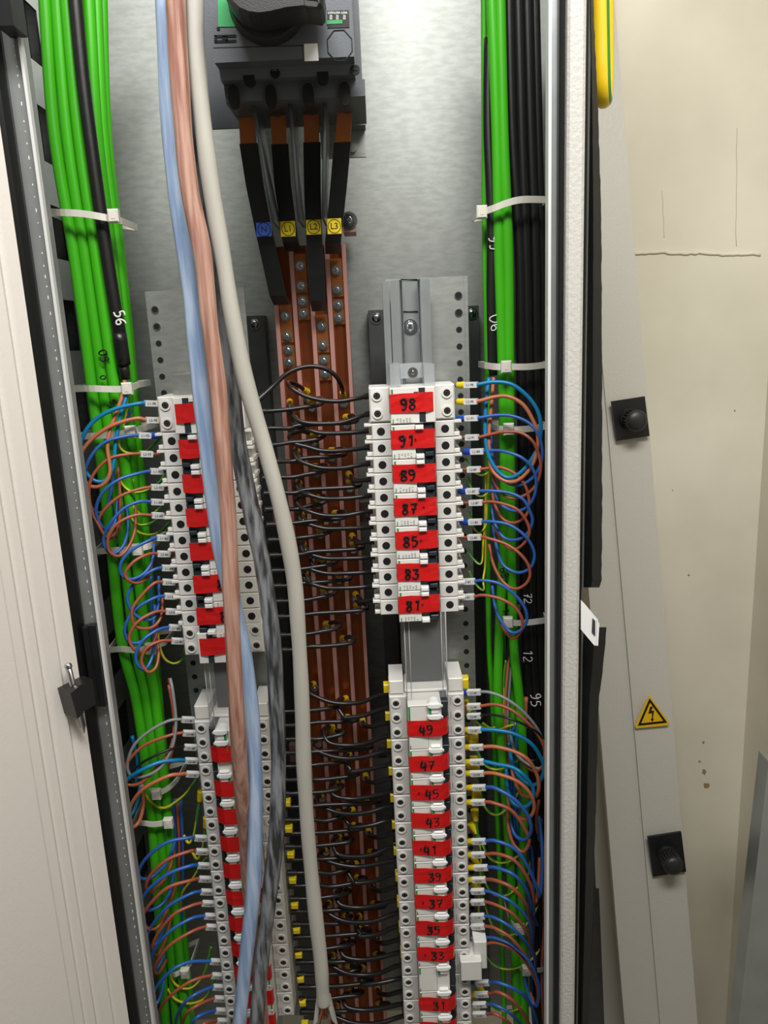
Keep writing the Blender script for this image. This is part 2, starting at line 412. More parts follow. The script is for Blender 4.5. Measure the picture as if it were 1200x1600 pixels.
# leaning cover panels
cov = slabpx([(918, -40, 1.27), (958, -40, 1.27), (1092, 1640, 1.10), (978, 1640, 1.10)], (0, .012, 0))
cover = thing('leaning_cover_panel', at(1030, 1600, 1.1), 'long light grey sheet metal cover with two black knobs leaning against the beige wall', 'panel')
def cy(py): return 1.27 - (py + 40) / 1680 * .17
# front sheet with a fold line: left strip and right strip separated by a narrow groove
mb = MB()
FL = [(930, 690), (1031, 1640)]
def ex(e, py): return e[0][0] + (e[1][0] - e[0][0]) * (py - e[0][1]) / (e[1][1] - e[0][1])
EL = [(880, -40), (976, 1640)]; ER = [(960, -40), (1092, 1640)]; EF = [(862, -40), (1032, 1640)]
EF = [(900, 120), (1032, 1640)]
EF = [(960, 800), (1030, 1600)]; EL = [(918, 900), (976, 1600)]; ER = [(1025, 800), (1090, 1600)]
rows = (-60, 300, 700, 1100, 1660)
def strip(ea, eb, off, th, lo=-60, hi=1660, oa=0, ob=0):
    ys = (lo, hi); q = [at(ex(ea, lo) + oa, lo, cy(lo) + off), at(ex(eb, lo) + ob, lo, cy(lo) + off), at(ex(eb, hi) + ob, hi, cy(hi) + off), at(ex(ea, hi) + oa, hi, cy(hi) + off)]
    return MB().slab(q, (0, th, 0))
part(strip(EF, ER, 0, .014, oa=1.5), 'front_sheet', panel_paint, cover)
part(strip(EL, EF, .004, .010, ob=1.5), 'side_flange', panel_paint, cover)
for (kx, ky, kk) in ((984, 654, (992, 650)), (1041, 1333, (1050, 1345))):
    Y = cy(ky) - .001
    c = at(kx, ky, Y); r = (at(kx + 26, ky - 4, Y) - c); uu = (at(kx - 4, ky - 31, Y) - c)
    r.y = 0; 
    dl = Vector((0, -.004, 0))
    pl = part(MB().slab([c - r - uu, c + r - uu, c + r + uu, c - r + uu], dl), 'knob_plate', blackpl, cover)
    mb = MB(); mb.cyl(c + dl, .017, .006, (0, -1, 0), 24)
    mb.cyl(c + Vector((0, -.01, 0)), .012, .022, (0, -1, 0), 20, r2=.015)
    for t in range(20):
        a = 2 * math.pi * t / 20
        mb.cyl(c + Vector((.0148 * math.cos(a), -.012, .0148 * math.sin(a))), .0015, .020, (0, -1, 0), 6)
    mb.sphere(c + Vector((0, -.032, 0)), .0165, 0, (1, .5, 1), 10)
    part(mb, 'knob', handlepl, pl)
# warning triangle on the cover
def tri(cxp, cyp, s, off, Y):
    pts = [(0, -1), (.93, .62), (-.93, .80)]
    return [at(cxp + p[0] * s, cyp + p[1] * s, Y - off) for p in pts]
Y = cy(1117)
sg = part(MB().slab([at(1015, 1087, Y - .0005), at(1046, 1129, Y - .0005), at(1044, 1133, Y - .0005), at(994, 1138, Y - .0005), at(992, 1134, Y - .0005), at(1013, 1088, Y - .0005)], (0, -.0004, 0)), 'warning_sign', signyel, cover)
mb = MB()
A, B, C_ = at(1015, 1091, Y - .0012), at(1042.5, 1129, Y - .0012), at(996.5, 1134, Y - .0012)
ce = (A + B + C_) / 3
for p, q2 in ((A, B), (B, C_), (C_, A)):
    mb.slab([p, q2, ce + (q2 - ce) * .76, ce + (p - ce) * .76], (0, -.0003, 0))
bz = [(1016, 1104), (1020, 1104), (1017.5, 1111), (1022, 1110), (1020, 1123), (1022, 1123), (1019, 1128), (1016.5, 1123), (1018.5, 1123), (1019, 1114), (1013, 1115)]
mb.slab([at(x, y, Y - .0012) for x, y in bz], (0, -.0003, 0))
part(mb, 'warning_symbol', ink, sg)
# second panel behind, and a galvanised sheet
o = slabpx([(925, 900, 1.28), (940, 900, 1.28), (982, 1640, 1.20), (930, 1640, 1.20)], (0, .01, 0)).build('leaning_grey_panel', panel_paint)
tag(o, 'plain grey painted panel edge behind the black sealing strip, left of the leaning cover', 'panel')
o = slabpx([(926, 1280, 1.24), (934, 1340, 1.24), (946, 1640, 1.17), (916, 1640, 1.17)], (0, .008, 0)).build('galvanised_sheet', galv_dark)
tag(o, 'narrow galvanised sheet standing behind the bottom of the black sealing strip', 'metal sheet')
mb = slabpx([(1203, 1190, 1.02), (1290, 1190, 1.02), (1190, 1660, .98), (1148, 1660, .98)], (0, .02, 0))
mb.slab([at(1201, 1190, 1.015), at(1206, 1190, 1.015), at(1154, 1660, .975), at(1147, 1660, .975)], (0, .03, 0))
o = mb.build('galvanised_channel', zinc)
tag(o, 'galvanised metal channel leaning in the bottom right corner by the wall', 'metal channel')
# loose black sealing strips with a ragged edge, hanging beside the post
def ragged(name, left, right, y0, y1, Y, label, seed):
    rnd = random.Random(seed); L = []; R = []
    def interp(tab, y):
        for (a, b), (c, d) in zip(tab, tab[1:]):
            if a <= y <= c: return b + (d - b) * (y - a) / (c - a)
        return tab[-1][1]
    y = y0
    while y <= y1:
        L.append((interp(left, y), y)); R.append((interp(right, y) + rnd.uniform(-.6, .6), y)); y += 12
    k = len(L); vs = []
    for (lx, ly), (rx, ry) in zip(L, R):
        wv = .004 * math.sin(ly * .013)
        for q3 in (at(lx, ly, Y), at((lx + rx) / 2, ly, Y - .005 + wv * .3), at(rx, ry, Y + .002), at((lx + rx) / 2, ly, Y + .008)): vs.append(q3)
    fs = [(i * 4 + j, i * 4 + (j + 1) % 4, (i + 1) * 4 + (j + 1) % 4, (i + 1) * 4 + j) for i in range(k - 1) for j in range(4)] + [(0, 1, 2, 3), tuple(range(4 * k - 4, 4 * k))]
    o = MB().add(vs, fs, 0, False).build(name, rubber)
    return tag(o, label, 'sealing strip', 'torn black sealing strips beside the cabinet post')
ragged('sealing_strip', [(-30, 919), (400, 914), (800, 909), (930, 911)], [(-30, 926), (100, 931), (160, 934), (280, 938), (400, 940), (800, 941), (910, 940), (922, 935), (930, 926)], -30, 926, .735,
       'torn black rubber sealing strip hanging above the white latch plate', 3)
ragged('sealing_strip', [(980, 912), (1100, 906), (1600, 899), (1660, 898)], [(980, 948), (1020, 945), (1090, 936), (1180, 933), (1300, 930), (1600, 920), (1660, 919)], 980, 1650, .735,
       'torn black rubber sealing strip hanging below the white latch plate', 4)
# white latch plate
mb = slabpx([(908, 938, .70), (914, 944, .70), (934, 968, .70), (936, 978, .70), (933, 1008, .70), (929, 1009, .70), (908, 984, .70)], (0, .002, 0))
mb.slab([at(926, 966, .699), at(930, 970, .699), at(930, 994, .699), at(925, 988, .699)], (0, .001, 0), 1)
mb.slab([at(933, 968, .6985), at(936.5, 975, .6985), at(934.5, 1009, .6985), at(932, 1009, .6985)], (0, .003, 0), 0)
o = mb.build('latch_plate', [brkwhite, galv_dark])
tag(o, 'small white slotted latch plate sticking out between the torn sealing strips', 'latch plate')
# yellow and green earth cable, top right
pts = [(938, -60, .80), (938, 0, .80), (939, 60, .80), (940, 110, .80), (941, 138, .803), (942.5, 154, .812), (944, 150, .828), (946, 110, .838), (946, 60, .84), (946, 0, .84), (946, -60, .84)]
mb = MB()
mb.tube(smooth([at(*p) for p in pts], 8), .0082, 28, mfun=lambda i, j: 1 if j in (1, 2, 3, 4) else 0)
tag(mb.build('earth_cable', [mat('earth_yellow', (228, 190, 20), .35), mat('earth_green', (44, 128, 44), .35)]), 'thick yellow and green striped earth cable looping down at the top right', 'cable')

# ================================================================ SWITCH DISCONNECTOR
zr = lambda py, Y, px=450: at(px, py, Y).z
xl = at(332, 60, .715).x; xr = at(552, 60, .715).x
sw = thing('switch_disconnector', (at(445, 195, .80).x, .845, zr(195, .845)), 'large charcoal switch disconnector with a black rotary handle above the four copper straps', 'switch')
prof = [(-90, .715), (93, .715), (104, .735), (121, .738), (129, .752), (158, .757), (190, .84), (-90, .845)]
pr = [(Y, zr(py, Y)) for py, Y in prof]
mb = MB(); mb.prism(pr, 'x', xl, xr)
zz = pr[4][1]; zz2 = pr[5][1]
mb.box(xl + .001, xr + .008, .7522, .845, zz2, zz)
body = part(mb, 'housing', switchpl, sw)
# base flange and metal carrier behind
mb = MB(); mb.box(at(318, 60, .845).x, at(563, 60, .845).x, .846, .850, zr(196, .846), 2.2)
part(mb, 'mounting_plate', switchpl, sw)
mb = MB(); c1 = at(500, 206, .88); c2 = at(572, 245, .88)
mb.box(c1.x, c2.x, .88, .884, c2.z, c1.z); mb.box(c1.x - .004, c2.x + .001, .860, .884, c1.z, c1.z + .003)
mb.cyl(at(551, 231, .88), .005, .003, (0, -1, 0), 16)
part(mb, 'carrier_plate', galv, sw)
# recesses, screws
mb = MB()
def oval(mb, px, py, Y, w, h, d=.0012, mi=0, n=20):
    c = at(px, py, Y)
    mb.slab([c + Vector((w * math.cos(2 * math.pi * i / n), -.0002, h * (math.copysign(abs(math.sin(2 * math.pi * i / n)) ** .6, math.sin(2 * math.pi * i / n))))) for i in range(n)], (0, -d, 0), mi)
for (x, y, w, h) in ((366, 153, .0050, .0098), (424, 152, .0050, .0098), (482, 150, .0050, .0098), (539, 148, .0050, .0098)): oval(mb, x, y, .7515, w, h, .003)
for (x, y) in ((391, 124), (505, 121)): oval(mb, x, y, .745, .0050, .0070, .008)
for (x, y) in ((394, 151), (451, 149), (508, 147)): oval(mb, x, y, .7545, .0020, .0022)
oval(mb, 457, 138, .7545, .0010, .0010)
part(mb, 'recess', hole, body)
for (x, y) in ((430, 115), (555, 110)):
    mb = MB(); c = at(x, y, .737); mb.ring(c, .0030, .0042, .0015); mb.cyl(c, .0028, .001, (0, -1, 0), 16); mb.box(c.x - .002, c.x + .002, c.y - .0016, c.y, c.z - .0004, c.z + .0004)
    part(mb, 'screw', blackpl, body)
for (x, y) in ((373, 172), (432, 170), (487, 167), (542, 165)):
    mb = MB(); bolt(mb, at(x, y, .80), .0055)
    part(mb, 'terminal_bolt', [steel, dark_steel], sw)
# face marks: green corner, rating label, sticker, octagon, latch symbol
mb = MB(); mb.slab([at(340, -30, .7147), at(350, -30, .7147), at(366, 28, .7147), at(372, 42, .7147), at(341, 42, .7147)], (0, -.0004, 0)); part(mb, 'green_patch', mat('green_patch', (40, 160, 90), .5), body)
mb = MB(); mb.slab([at(x, y, .7147) for x, y in ((511, 17), (545, 16), (546, 43), (512, 44))], (0, -.0003, 0))
lab = part(mb, 'rating_label', blackpl, body)
mb = MB()
for i, x in enumerate((517, 527, 538)):
    for j, (s_, y) in enumerate((('630A', 20), ('36', 25), ('50', 29))): add_text(mb, s_, at(x, y, .7140), (1, 0, 0), (0, 0, 1), .0024)
part(mb, 'print', whiteink, lab)
mb = MB(); mb.slab([at(x, y, .7143) for x, y in ((511, 32), (535, 31), (535, 37), (511, 38))], (0, -.0003, 0)); part(mb, 'green_band', greenink, lab)
mb = MB(); mb.slab([at(x, y, .7145) for x, y in ((475, 69), (496, 68), (498, 95), (476, 96))], (0, -.0006, 0)); part(mb, 'white_sticker', sleeve_m, body)
mb = MB(); c = at(531, 71, .7147)
o8 = [c + Vector((.0105 * math.cos(a) * 1.05, -.0003, .0125 * math.sin(a))) for a in [math.pi / 8 + k * math.pi / 4 for k in range(8)]]
mb.tube(o8, .0004, 4, closed=True); part(mb, 'knockout_outline', blackpl, body)
mb = MB()
for q4 in (((335, 55), (369, 54), (369, 58), (335, 59)), ((335, 63), (369, 62), (369, 66), (335, 67)), ((335, 55), (339, 55), (339, 67), (335, 67)), ((347, 56), (356, 56), (356, 66), (347, 66))):
    mb.slab([at(x, y, .7147) for x, y in q4], (0, -.0004, 0))
mb.cyl(at(341, 45, .7147), .0014, .0004, (0, -1, 0), 12)
part(mb, 'lock_symbol', hole, body)
mb = MB(); mb.tube([at(333, 75, .715), at(475, 71, .715)], .0004, 4); part(mb, 'seam', hole, body)
# handle: round base and curved grip
c = at(418, 5, .715)
mb = MB(); mb.cyl(c, .0325, .012, (0, -1, 0), 40, r2=.030); part(mb, 'handle_base', handlepl, sw)
gp = [(340, -60), (350, -8), (360, 6), (372, 17), (388, 24), (405, 26), (425, 23), (450, 17), (478, 14), (500, 17), (505, 10), (506, -12), (500, -30), (480, -60)]
YH = .672
mb = MB(); A1 = [at(x, y, YH) for x, y in gp]
cen = sum(A1, Vector()) / len(A1)
lower = [p + Vector((0, .030, 0)) for p in A1]; top = [cen + (p - cen) * .93 + Vector((0, -.006, 0)) for p in A1]
k = len(gp)
mb.add(lower + A1 + top, [(i, (i + 1) % k, k + (i + 1) % k, k + i) for i in range(k)] + [(k + i, k + (i + 1) % k, 2 * k + (i + 1) % k, 2 * k + i) for i in range(k)] + [list(range(2 * k, 3 * k)), list(range(k))[::-1]])
g = part(mb, 'rotary_handle', handlepl, sw)
mb = MB(); mb.tube([at(x, y, YH - .0063) for x, y in ((475, -2), (497, 1), (497, 13), (476, 10))], .0004, 4, closed=True); part(mb, 'handle_window', blackpl, g)
# phase barriers
for i, (a, b) in enumerate((((394, 155), (428, 348)), ((452, 150), (468, 345)), ((508, 148), (505, 342)))):
    qa = at(*a, .765); qb = at(*b, .79)
    mb = MB(); mb.slab([qa + Vector((-.0012, 0, 0)), qb + Vector((-.0012, 0, 0)), qb + Vector((-.0012, .05, 0)), qa + Vector((-.0012, .06, 0))], (.0024, 0, 0))
    mb.tube([qa, qb], .0017, 8)
    part(mb, 'phase_barrier', switchpl, sw)

# ================================================================ BUSBARS
YBAR = .905
bars = []
xs = [at(x, 560, YBAR).x for x in (436, 464, 491, 518, 545)]
tops = [470, 395, 470, 375]
bolts = [[(448, 494), (450, 525), (452, 547), (453, 566)], [(468, 416), (471, 447), (472, 471), (474, 490)], [(501, 510), (503, 540), (505, 563), (506, 584)], [(523, 423), (525, 453), (526, 477), (526, 497)]]
nm = ['first', 'second', 'third', 'fourth']
zb0 = ZB + .02
for i in range(4):
    a, b = xs[i], xs[i + 1]; zt = at(450, 385, YBAR).z
    o = thing('copper_busbar', (a, YBAR, zb0), '%s vertical copper busbar from the left, between the breaker columns' % nm[i], 'busbar', 'vertical copper busbars')
    mb = MB(); g_ = .0048
    mb.box(a + g_, b - .0012, YBAR, YBAR + .006, zb0, zt); mb.box(a + g_ + .004, b - .0052, YBAR - .0015, YBAR, zb0, zt - .0)
    part(mb, 'bar', copper, o)
    mb = MB(); mb.box(a, a + g_, YBAR - .009, YBAR + .012, zb0, zt)
    if i == 3: mb.box(b - .001, b + .003, YBAR - .009, YBAR + .012, zb0, zt)
    part(mb, 'bar_edge', copperedge, o)
    mb = MB(); p_ = at(bolts[i][0][0], bolts[i][0][1] - 18, YBAR); p2 = at(bolts[i][3][0], bolts[i][3][1] + 10, YBAR)
    pm = at(bolts[i][1][0], (bolts[i][1][1] + bolts[i][2][1]) / 2, YBAR)
    mb.box(a + g_ + .0005, b - .0015, YBAR - .007, YBAR - .0015, pm.z + .0005, p_.z); mb.box(a + g_ + .0005, b - .0015, YBAR - .004, YBAR - .0015, p2.z, pm.z)
    part(mb, 'joint_plate', copperlug, o)
    for k, (x, y) in enumerate(bolts[i]):
        mb = MB(); c = at(x, y, YBAR - .006); c.x = (a + b + .003) / 2; bolt(mb, (c.x, YBAR - (.007 if k < 2 else .004), c.z), .0046)
        part(mb, 'bolt', [steel, dark_steel], o)
    bars.append((o, (a + b + .004) / 2))
for py, xx0, xx1, Yv in ((812, 462, 588, .885), (1192, 486, 604, .885)):
    a = at(xx0, py, Yv); b = at(xx1, py, Yv)
    mb = MB(); mb.box(a.x - .03, b.x + .004, Yv + .024, Yv + .034, a.z - .012, a.z + .012)
    mb2 = MB(); 
    o = thing('busbar_support', (a.x, Yv, a.z), 'dark reddish support bar across the copper busbars at the height of the %s breakers' % ('upper' if py < 1000 else 'lower'), 'support bar', 'busbar supports')
    part(mb, 'bar', mat('support_bar', (92, 66, 66), .4), o)
    mb = MB(); c = at(xx1 - 10, py, Yv + .02); bolt(mb, (b.x - .006, Yv + .024, a.z), .006); part(mb, 'bolt', [galv_dark, dark_steel], o)

# insulated flexible straps
def strap(name, pts, w, sticker, label, txt, stm, tm):
    o = thing('insulated_strap', at(*pts[0][:3]), label, 'busbar strap', 'insulated copper straps below the switch')
    def rib(P, th, m_, nme, wd):
        mb = MB(); vs = []
        for p in P:
            c = at(p[0], p[1], p[2]); hw = wd / 2
            for s_, t_ in ((-1, 0), (1, 0), (1, 1), (-1, 1)): vs.append(c + Vector((s_ * hw, t_ * th, 0)))
        kk = len(P)
        mb.add(vs, [(i * 4 + j, i * 4 + (j + 1) % 4, i * 4 + 4 + (j + 1) % 4, i * 4 + 4 + j) for i in range(kk - 1) for j in range(4)] + [(0, 1, 2, 3), tuple(range(4 * kk - 4, 4 * kk))])
        return part(mb, nme, m_, o)
    rib(pts[:2], .003, copperlug, 'copper_end', w - .002)
    slv = rib(pts[1:], .006, mat('strap_insulation', (28, 29, 31), .42, 0, .06, 200), 'insulation', w)
    x0, y0, x1, y1, Ys = sticker
    st = part(MB().slab([at(x0, y0, Ys), at(x1, y0 - 1, Ys), at(x1 + 1, y1 - 1, Ys), at(x0 + 1, y1, Ys)], (0, -.0004, 0)), 'phase_sticker', stm, slv)
    mb = MB(); c = at((x0 + x1) / 2 + .5, (y0 + y1) / 2 - .5, Ys - .0006)
    add_text(mb, txt, c, (1, 0, .0), (0, 0, 1), .0085)
    mb.tube([c + Vector((.0064 * math.cos(a), 0, .0066 * math.sin(a))) for a in [k * math.pi / 12 for k in range(24)]], .00035, 4, closed=True)
    part(mb, 'phase_letter', tm, st)
SWD = .0165
strap('N', [(384, 165, .800), (388, 224, .806), (398, 290, .820), (412, 360, .838), (425, 420, .850), (434, 462, .862), (440, 476, .885)], .0175, (400, 348, 424, 370, .834), 'insulated strap marked N on a blue sticker, leftmost below the switch', 'N', blue_st, ink)
strap('L1', [(433, 165, .800), (437, 225, .806), (442, 290, .820), (450, 350, .836), (454, 378, .850), (458, 392, .885)], .0165, (438, 346, 461, 370, .834), 'insulated strap marked L1 on a yellow sticker', 'L1', yel_st, ink)
strap('L2', [(486, 163, .800), (487, 222, .806), (488, 290, .820), (490, 360, .838), (494, 430, .852), (496, 470, .862), (499, 486, .885)], .0165, (478, 343, 501, 367, .834), 'insulated strap marked L2 on a yellow sticker', 'L2', yel_st, ink)
strap('L3', [(540, 165, .800), (535, 222, .806), (529, 290, .820), (523, 350, .836), (520, 380, .850), (520, 396, .885)], .0165, (511, 342, 533, 366, .834), 'insulated strap marked L3 on a yellow sticker, rightmost below the switch', 'L3', yel_st, ink)
# earth post bolt right of L3
o = thing('copper_terminal', at(547, 350, .93), 'small copper terminal with a steel bolt right of the strap marked L3', 'terminal')
a = at(535, 336, .93); b = at(556, 362, .93); part(MB().box(a.x, b.x, .93, .97, b.z, a.z), 'bracket', copperedge, o)
mb = MB(); bolt(mb, at(545, 345, .93), .0075); part(mb, 'bolt', [steel, dark_steel], o)

# ================================================================ RAIL BRACKETS AND RAILS
def holes_plate(label, x0, x1, ztop, zbot, Yp, hx, hz0, pitch, flange_left):
    o = thing('perforated_bracket', (x0, Yp, zbot), label, 'mounting bracket', 'perforated brackets behind the breakers')
    mb = MB(); mb.box(x0, x1, Yp, Yp + .002, zbot, ztop)
    if flange_left: mb.box(x0 - .002, x0, Yp, Yp + .09, zbot, ztop)
    else: mb.box(x1, x1 + .004, Yp - .001, Yp + .09, zbot, ztop)
    part(mb, 'plate', galv, o)
    z = hz0; k = 0
    while z > zbot and k < 60:
        mb = MB(); c = Vector((hx, Yp, z))
        mb.cyl(c + Vector((0, .0005, 0)), .0033, .0008, (0, -1, 0), 14)
        h_ = part(mb, 'hole', hole, o)
        if k < 2: mb = MB(); mb.ring(c, .0033, .0044, .0008, n=16); part(mb, 'hole_rim', steel, h_)
        z -= pitch; k += 1
YP = .868
zq = lambda py, Y, px=600: at(px, py, Y).z
holes_plate('perforated galvanised bracket behind the right breaker columns', at(605, 500, YP).x, at(726, 500, YP).x, zq(434, YP, 660), .8, YP, at(717, 500, YP).x, zq(462, YP, 716), zq(488, YP, 717) - zq(514.5, YP, 717), False)
holes_plate('perforated galvanised bracket behind the left breaker columns', at(234, 500, YP).x, at(385, 500, YP).x, zq(455, YP, 240), .8, YP, at(244, 500, YP).x, zq(484, YP, 243), zq(484, YP, 243) - zq(510.5, YP, 246), True)
def rail(label, pl, pr_, ytop, ybot, py_ref):
    Yr = .846; a = at(pl, py_ref, Yr).x; b = at(pr_, py_ref, Yr).x; zt = zq(ytop, Yr, (pl + pr_) / 2)
    zb_ = zq(ybot, Yr, (pl + pr_) / 2)
    o = thing('mounting_rail', (a, Yr, zb_), label, 'rail', 'mounting rails behind the breakers')
    f = .0075
    pts = [(a - .004, Yr), (a + f, Yr), (a + f, Yr + .012), (b - f, Yr + .012), (b - f, Yr), (b + .004, Yr), (b + .004, Yr + .0015), (b - f + .0015, Yr + .0015), (b - f + .0015, Yr + .0135), (a + f - .0015, Yr + .0135), (a + f - .0015, Yr + .0015), (a - .004, Yr + .0015)]
    mb = MB(); mb.prism(pts, 'z', zb_, zt); part(mb, 'rail', zinc, o)
    mb = MB(); mb.tube([(a + f, Yr - .0005, zb_), (a + f, Yr - .0005, zt)], .0016, 8); mb.tube([(b - f, Yr - .0005, zb_), (b - f, Yr - .0005, zt)], .0016, 8); part(mb, 'rail_lip', steel, o)
    return o, a, b, Yr
o, ra, rb, Yr = rail('zinc mounting rail of the right breaker columns, bare at its top', 618, 668, 437, 1700, 520)
mb = MB(); mb.box(ra - .012, ra - .005, Yr - .004, Yr + .02, zq(620, Yr), zq(440, Yr)); part(mb, 'side_channel', zinc, o)
mb = MB(); bolt(mb, at(641, 510, Yr + .011), .0060, dome=True); part(mb, 'bolt', [steel, dark_steel], o)
mb = MB()
for (y, x0, x1) in ((437, 626, 652), (487, 627, 653)): mb.tube([at(x0, y, Yr + .0115), at(x1, y, Yr + .0115)], .0008, 5)
part(mb, 'marker_line', ink, o)
o, la, lb, Yl = rail('zinc mounting rail of the left breaker columns, mostly hidden by the thick cables', 297, 345, 580, 1700, 600)
# small end bracket above the left column
a = at(268, 586, .83); b = at(300, 616, .83)
o = tag(MB().box(a.x, b.x, .83, .862, b.z, a.z).build('rail_end_stop', galv), 'small grey metal end stop above the upper left breaker column', 'end stop')
# clear clip above breaker 98
o = thing('clear_clip', at(641, 590, .80), 'clear plastic clip with a screw, on the rail above the breaker taped 98', 'clip')
mb = MB()
for (x0, x1) in ((608, 625), (660, 677)):
    a = at(x0, 568, .825); b = at(x1, 602, .825); mb.box(a.x, b.x, .80, .845, b.z, a.z)
a = at(625, 568, .84); b = at(660, 590, .84); mb.box(a.x, b.x, .838, .841, b.z, a.z)
part(mb, 'bracket', mat('frosted_clear_plastic', (190, 195, 198), .15, 0, alpha=.45), o)
mb = MB(); bolt(mb, at(645, 582, .838), .0042); part(mb, 'screw', [steel, dark_steel], o)
# clear rail covers between upper and lower columns
def cover_clear(x0, x1, y0, y1, label, py):
    Yc = .80; a = at(x0, py, Yc).x; b = at(x1, py, Yc).x; zt = zq(y0, Yc, x0); zb_ = zq(y1, Yc, x0)
    o = thing('clear_rail_cover', (a, Yc, zb_), label, 'rail cover', 'clear rail covers')
    part(MB().box(a, b, Yc, Yc + .0015, zb_, zt), 'front', clear, o)
    part(MB().box(a, a + .0015, Yc, Yc + .04, zb_, zt), 'side', clear, o); part(MB().box(b - .0015, b, Yc, Yc + .04, zb_, zt), 'side', clear, o)
    mb = MB()
    for xx in (a + .001, a + .006, b - .001, b - .006): mb.tube([(xx, Yc - .0002, zb_), (xx, Yc - .0002, zt)], .0005, 5)
    part(mb, 'ridge', mat('clear_ridge', (215, 215, 210), .2, 0, alpha=.7), o)
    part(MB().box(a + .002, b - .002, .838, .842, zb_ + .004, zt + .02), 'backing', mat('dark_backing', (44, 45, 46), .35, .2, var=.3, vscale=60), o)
cover_clear(632, 699, 958, 1092, 'clear plastic rail cover between the breakers taped 81 and 49', 1020)
cover_clear(322, 388, 1022, 1136, 'clear plastic rail cover between the upper and lower left breaker columns', 1080)

# ================================================================ BREAKERS
YS = .814; YN = .789
def breaker(X0, zc, kind, n, flip, label, group, digits=None, dot=None, pitch=.018, taped=True, seed=0):
    """zc = centre height of the unit; flip = turned by half a turn"""
    o = thing('circuit_breaker', (X0, YS + .03, zc), label, 'circuit breaker', group)
    s = -1 if flip else 1
    H = n * pitch; z0 = zc - H / 2; z1 = zc + H / 2; e = .0004
    rnd = random.Random(seed)
    def bx(mb, u0, u1, y0, y1, za, zb2, b=.0008, mi=0):
        a, b2 = sorted((u0 * s, u1 * s)); mb.bbox(X0 + a, X0 + b2, y0, y1, za, zb2, b, mi)
    blocks = []
    for sd in (-1, 1):
        mb = MB()
        if kind == 'upper':
            i0, i1 = .0232 * sd, .0437 * sd
            bx(mb, i0, .0468 * sd, YS + .040, YS + .050, z0 + e, z1 - e, .0002)
            for k in range(n):
                za = z0 + k * pitch + e; zb2 = za + pitch - 2 * e
                bx(mb, i0, i1, YS, YS + .0402, za, zb2)
                bx(mb, i1 - .001 * sd, .0517 * sd, YS + .001, YS + .012, zb2 - .0030, zb2 - .0001, .0004)
                bx(mb, i1 - .001 * sd, .0500 * sd, YS + .004, YS + .0405, za + .0001, za + .0042, .0006)
                bx(mb, i1 - .001 * sd, .0470 * sd, YS + .014, YS + .0406, za + .0002, zb2 - .002, .0004)
        elif kind == 'lower':
            bx(mb, .0230 * sd, .0432 * sd, YS, YS + .055, z0 + e, z1 - e, .0012)
        else:
            bx(mb, .0232 * sd, .0450 * sd, YS, YS + .05, z0 + e, z1 - e, .0015)
        blocks.append(part(mb, 'terminal_block', brk if kind != 'lower' else brk2, o))
    if kind == 'lower':
        for k in range(n):
            zz_ = z0 + (k + .5) * pitch
            for uu_ in (.0245, .0275):
                mb = MB(); mb.box(X0 + uu_ - .0003, X0 + uu_ + .0003, YS - .0003, YS + .001, zz_ - .0045, zz_ + .0045)
                part(mb, 'vent_slit', greyink, blocks[0 if s < 0 else 1])
    for k in range(n):
        zz_ = z0 + (k + .5) * pitch
        for sd in (-1, 1):
            u = {'upper': .0341, 'lower': .0355, 'end': .0368}[kind] * sd
            c = Vector((X0 + u, YS, zz_)); rr = .0037
            if kind == 'upper':
                mb = MB(); mb.cyl(c + Vector((0, .0005, 0)), .0043, .0008, (0, -1, 0), 18)
                part(mb, 'terminal_hole', hole, o)
            else:
                mb = MB(); mb.ring(c, .0037, .0056, .0013, n=22); mb.cyl(c + Vector((0, .0006, 0)), .0037, .0008, (0, -1, 0), 18, mi=2)
                mb.cyl(c, .0028, .0007, (0, -1, 0), 14, mi=1)
                mb.box(c.x - .0024, c.x + .0024, c.y - .0010, c.y, c.z - .0004, c.z + .0004, 2); mb.box(c.x - .0004, c.x + .0004, c.y - .0010, c.y, c.z - .0024, c.z + .0024, 2)
                part(mb, 'terminal_screw', [brk, screwm, hole], o)
    # nose
    mb = MB()
    if kind == 'lower':
        bx(mb, -.0225, .0150, YN, YS + .04, z0 + e, z1 - e, .0008); nose = part(mb, 'nose', brk, o)
        mb = MB(); bx(mb, .0150, .0228, YN + .008, YS + .04, z0 + e, z1 - e, .0004); part(mb, 'dark_recess', darknose, o)
    elif kind == 'upper':
        bx(mb, -.0235, .0010, YN, YS + .04, z0 + e, z1 - e, .0006); nose = part(mb, 'nose', brk, o)
        mb = MB()
        bx(mb, .0010, .0205, YN + .004, YS + .04, z0 + e, z1 - e, .0010); part(mb, 'dark_recess', darknose, o)
        mb = MB(); bx(mb, .0110, .0195, YN, YN + .004, z1 - .0125, z1 - .0060, .0008); bx(mb, .0110, .0195, YN, YN + .004, z0 + .002, z0 + .007, .0008)
        part(mb, 'rocker', darknose, o)
    else:
        bx(mb, -.0235, .0228, YN, YS + .04, z0 + e, z1 - e, .0008); nose = part(mb, 'nose', brk, o)
        mb = MB(); bx(mb, .0060, .0125, YN - .0006, YS + .02, z0 + .001, z1 - .001, .0002); part(mb, 'dark_lever', darknose, o)
    # prints on the nose: green bar at the top, logo scribble and small lettering at the bottom
    gu = -.0210
    mb = MB(); top_z, bot_z = (z1, z0) if not flip else (z0, z1); sg_ = 1 if not flip else -1
    mb.slab([Vector((X0 + gu * s - .0009, YN - .0001, top_z - sg_ * .0018)), Vector((X0 + gu * s + .0009, YN - .0001, top_z - sg_ * .0018)), Vector((X0 + gu * s + .0009, YN - .0001, top_z - sg_ * (.0105 if n == 2 else .0210))), Vector((X0 + gu * s - .0009, YN - .0001, top_z - sg_ * (.0105 if n == 2 else .0210)))], (0, -.0003, 0))
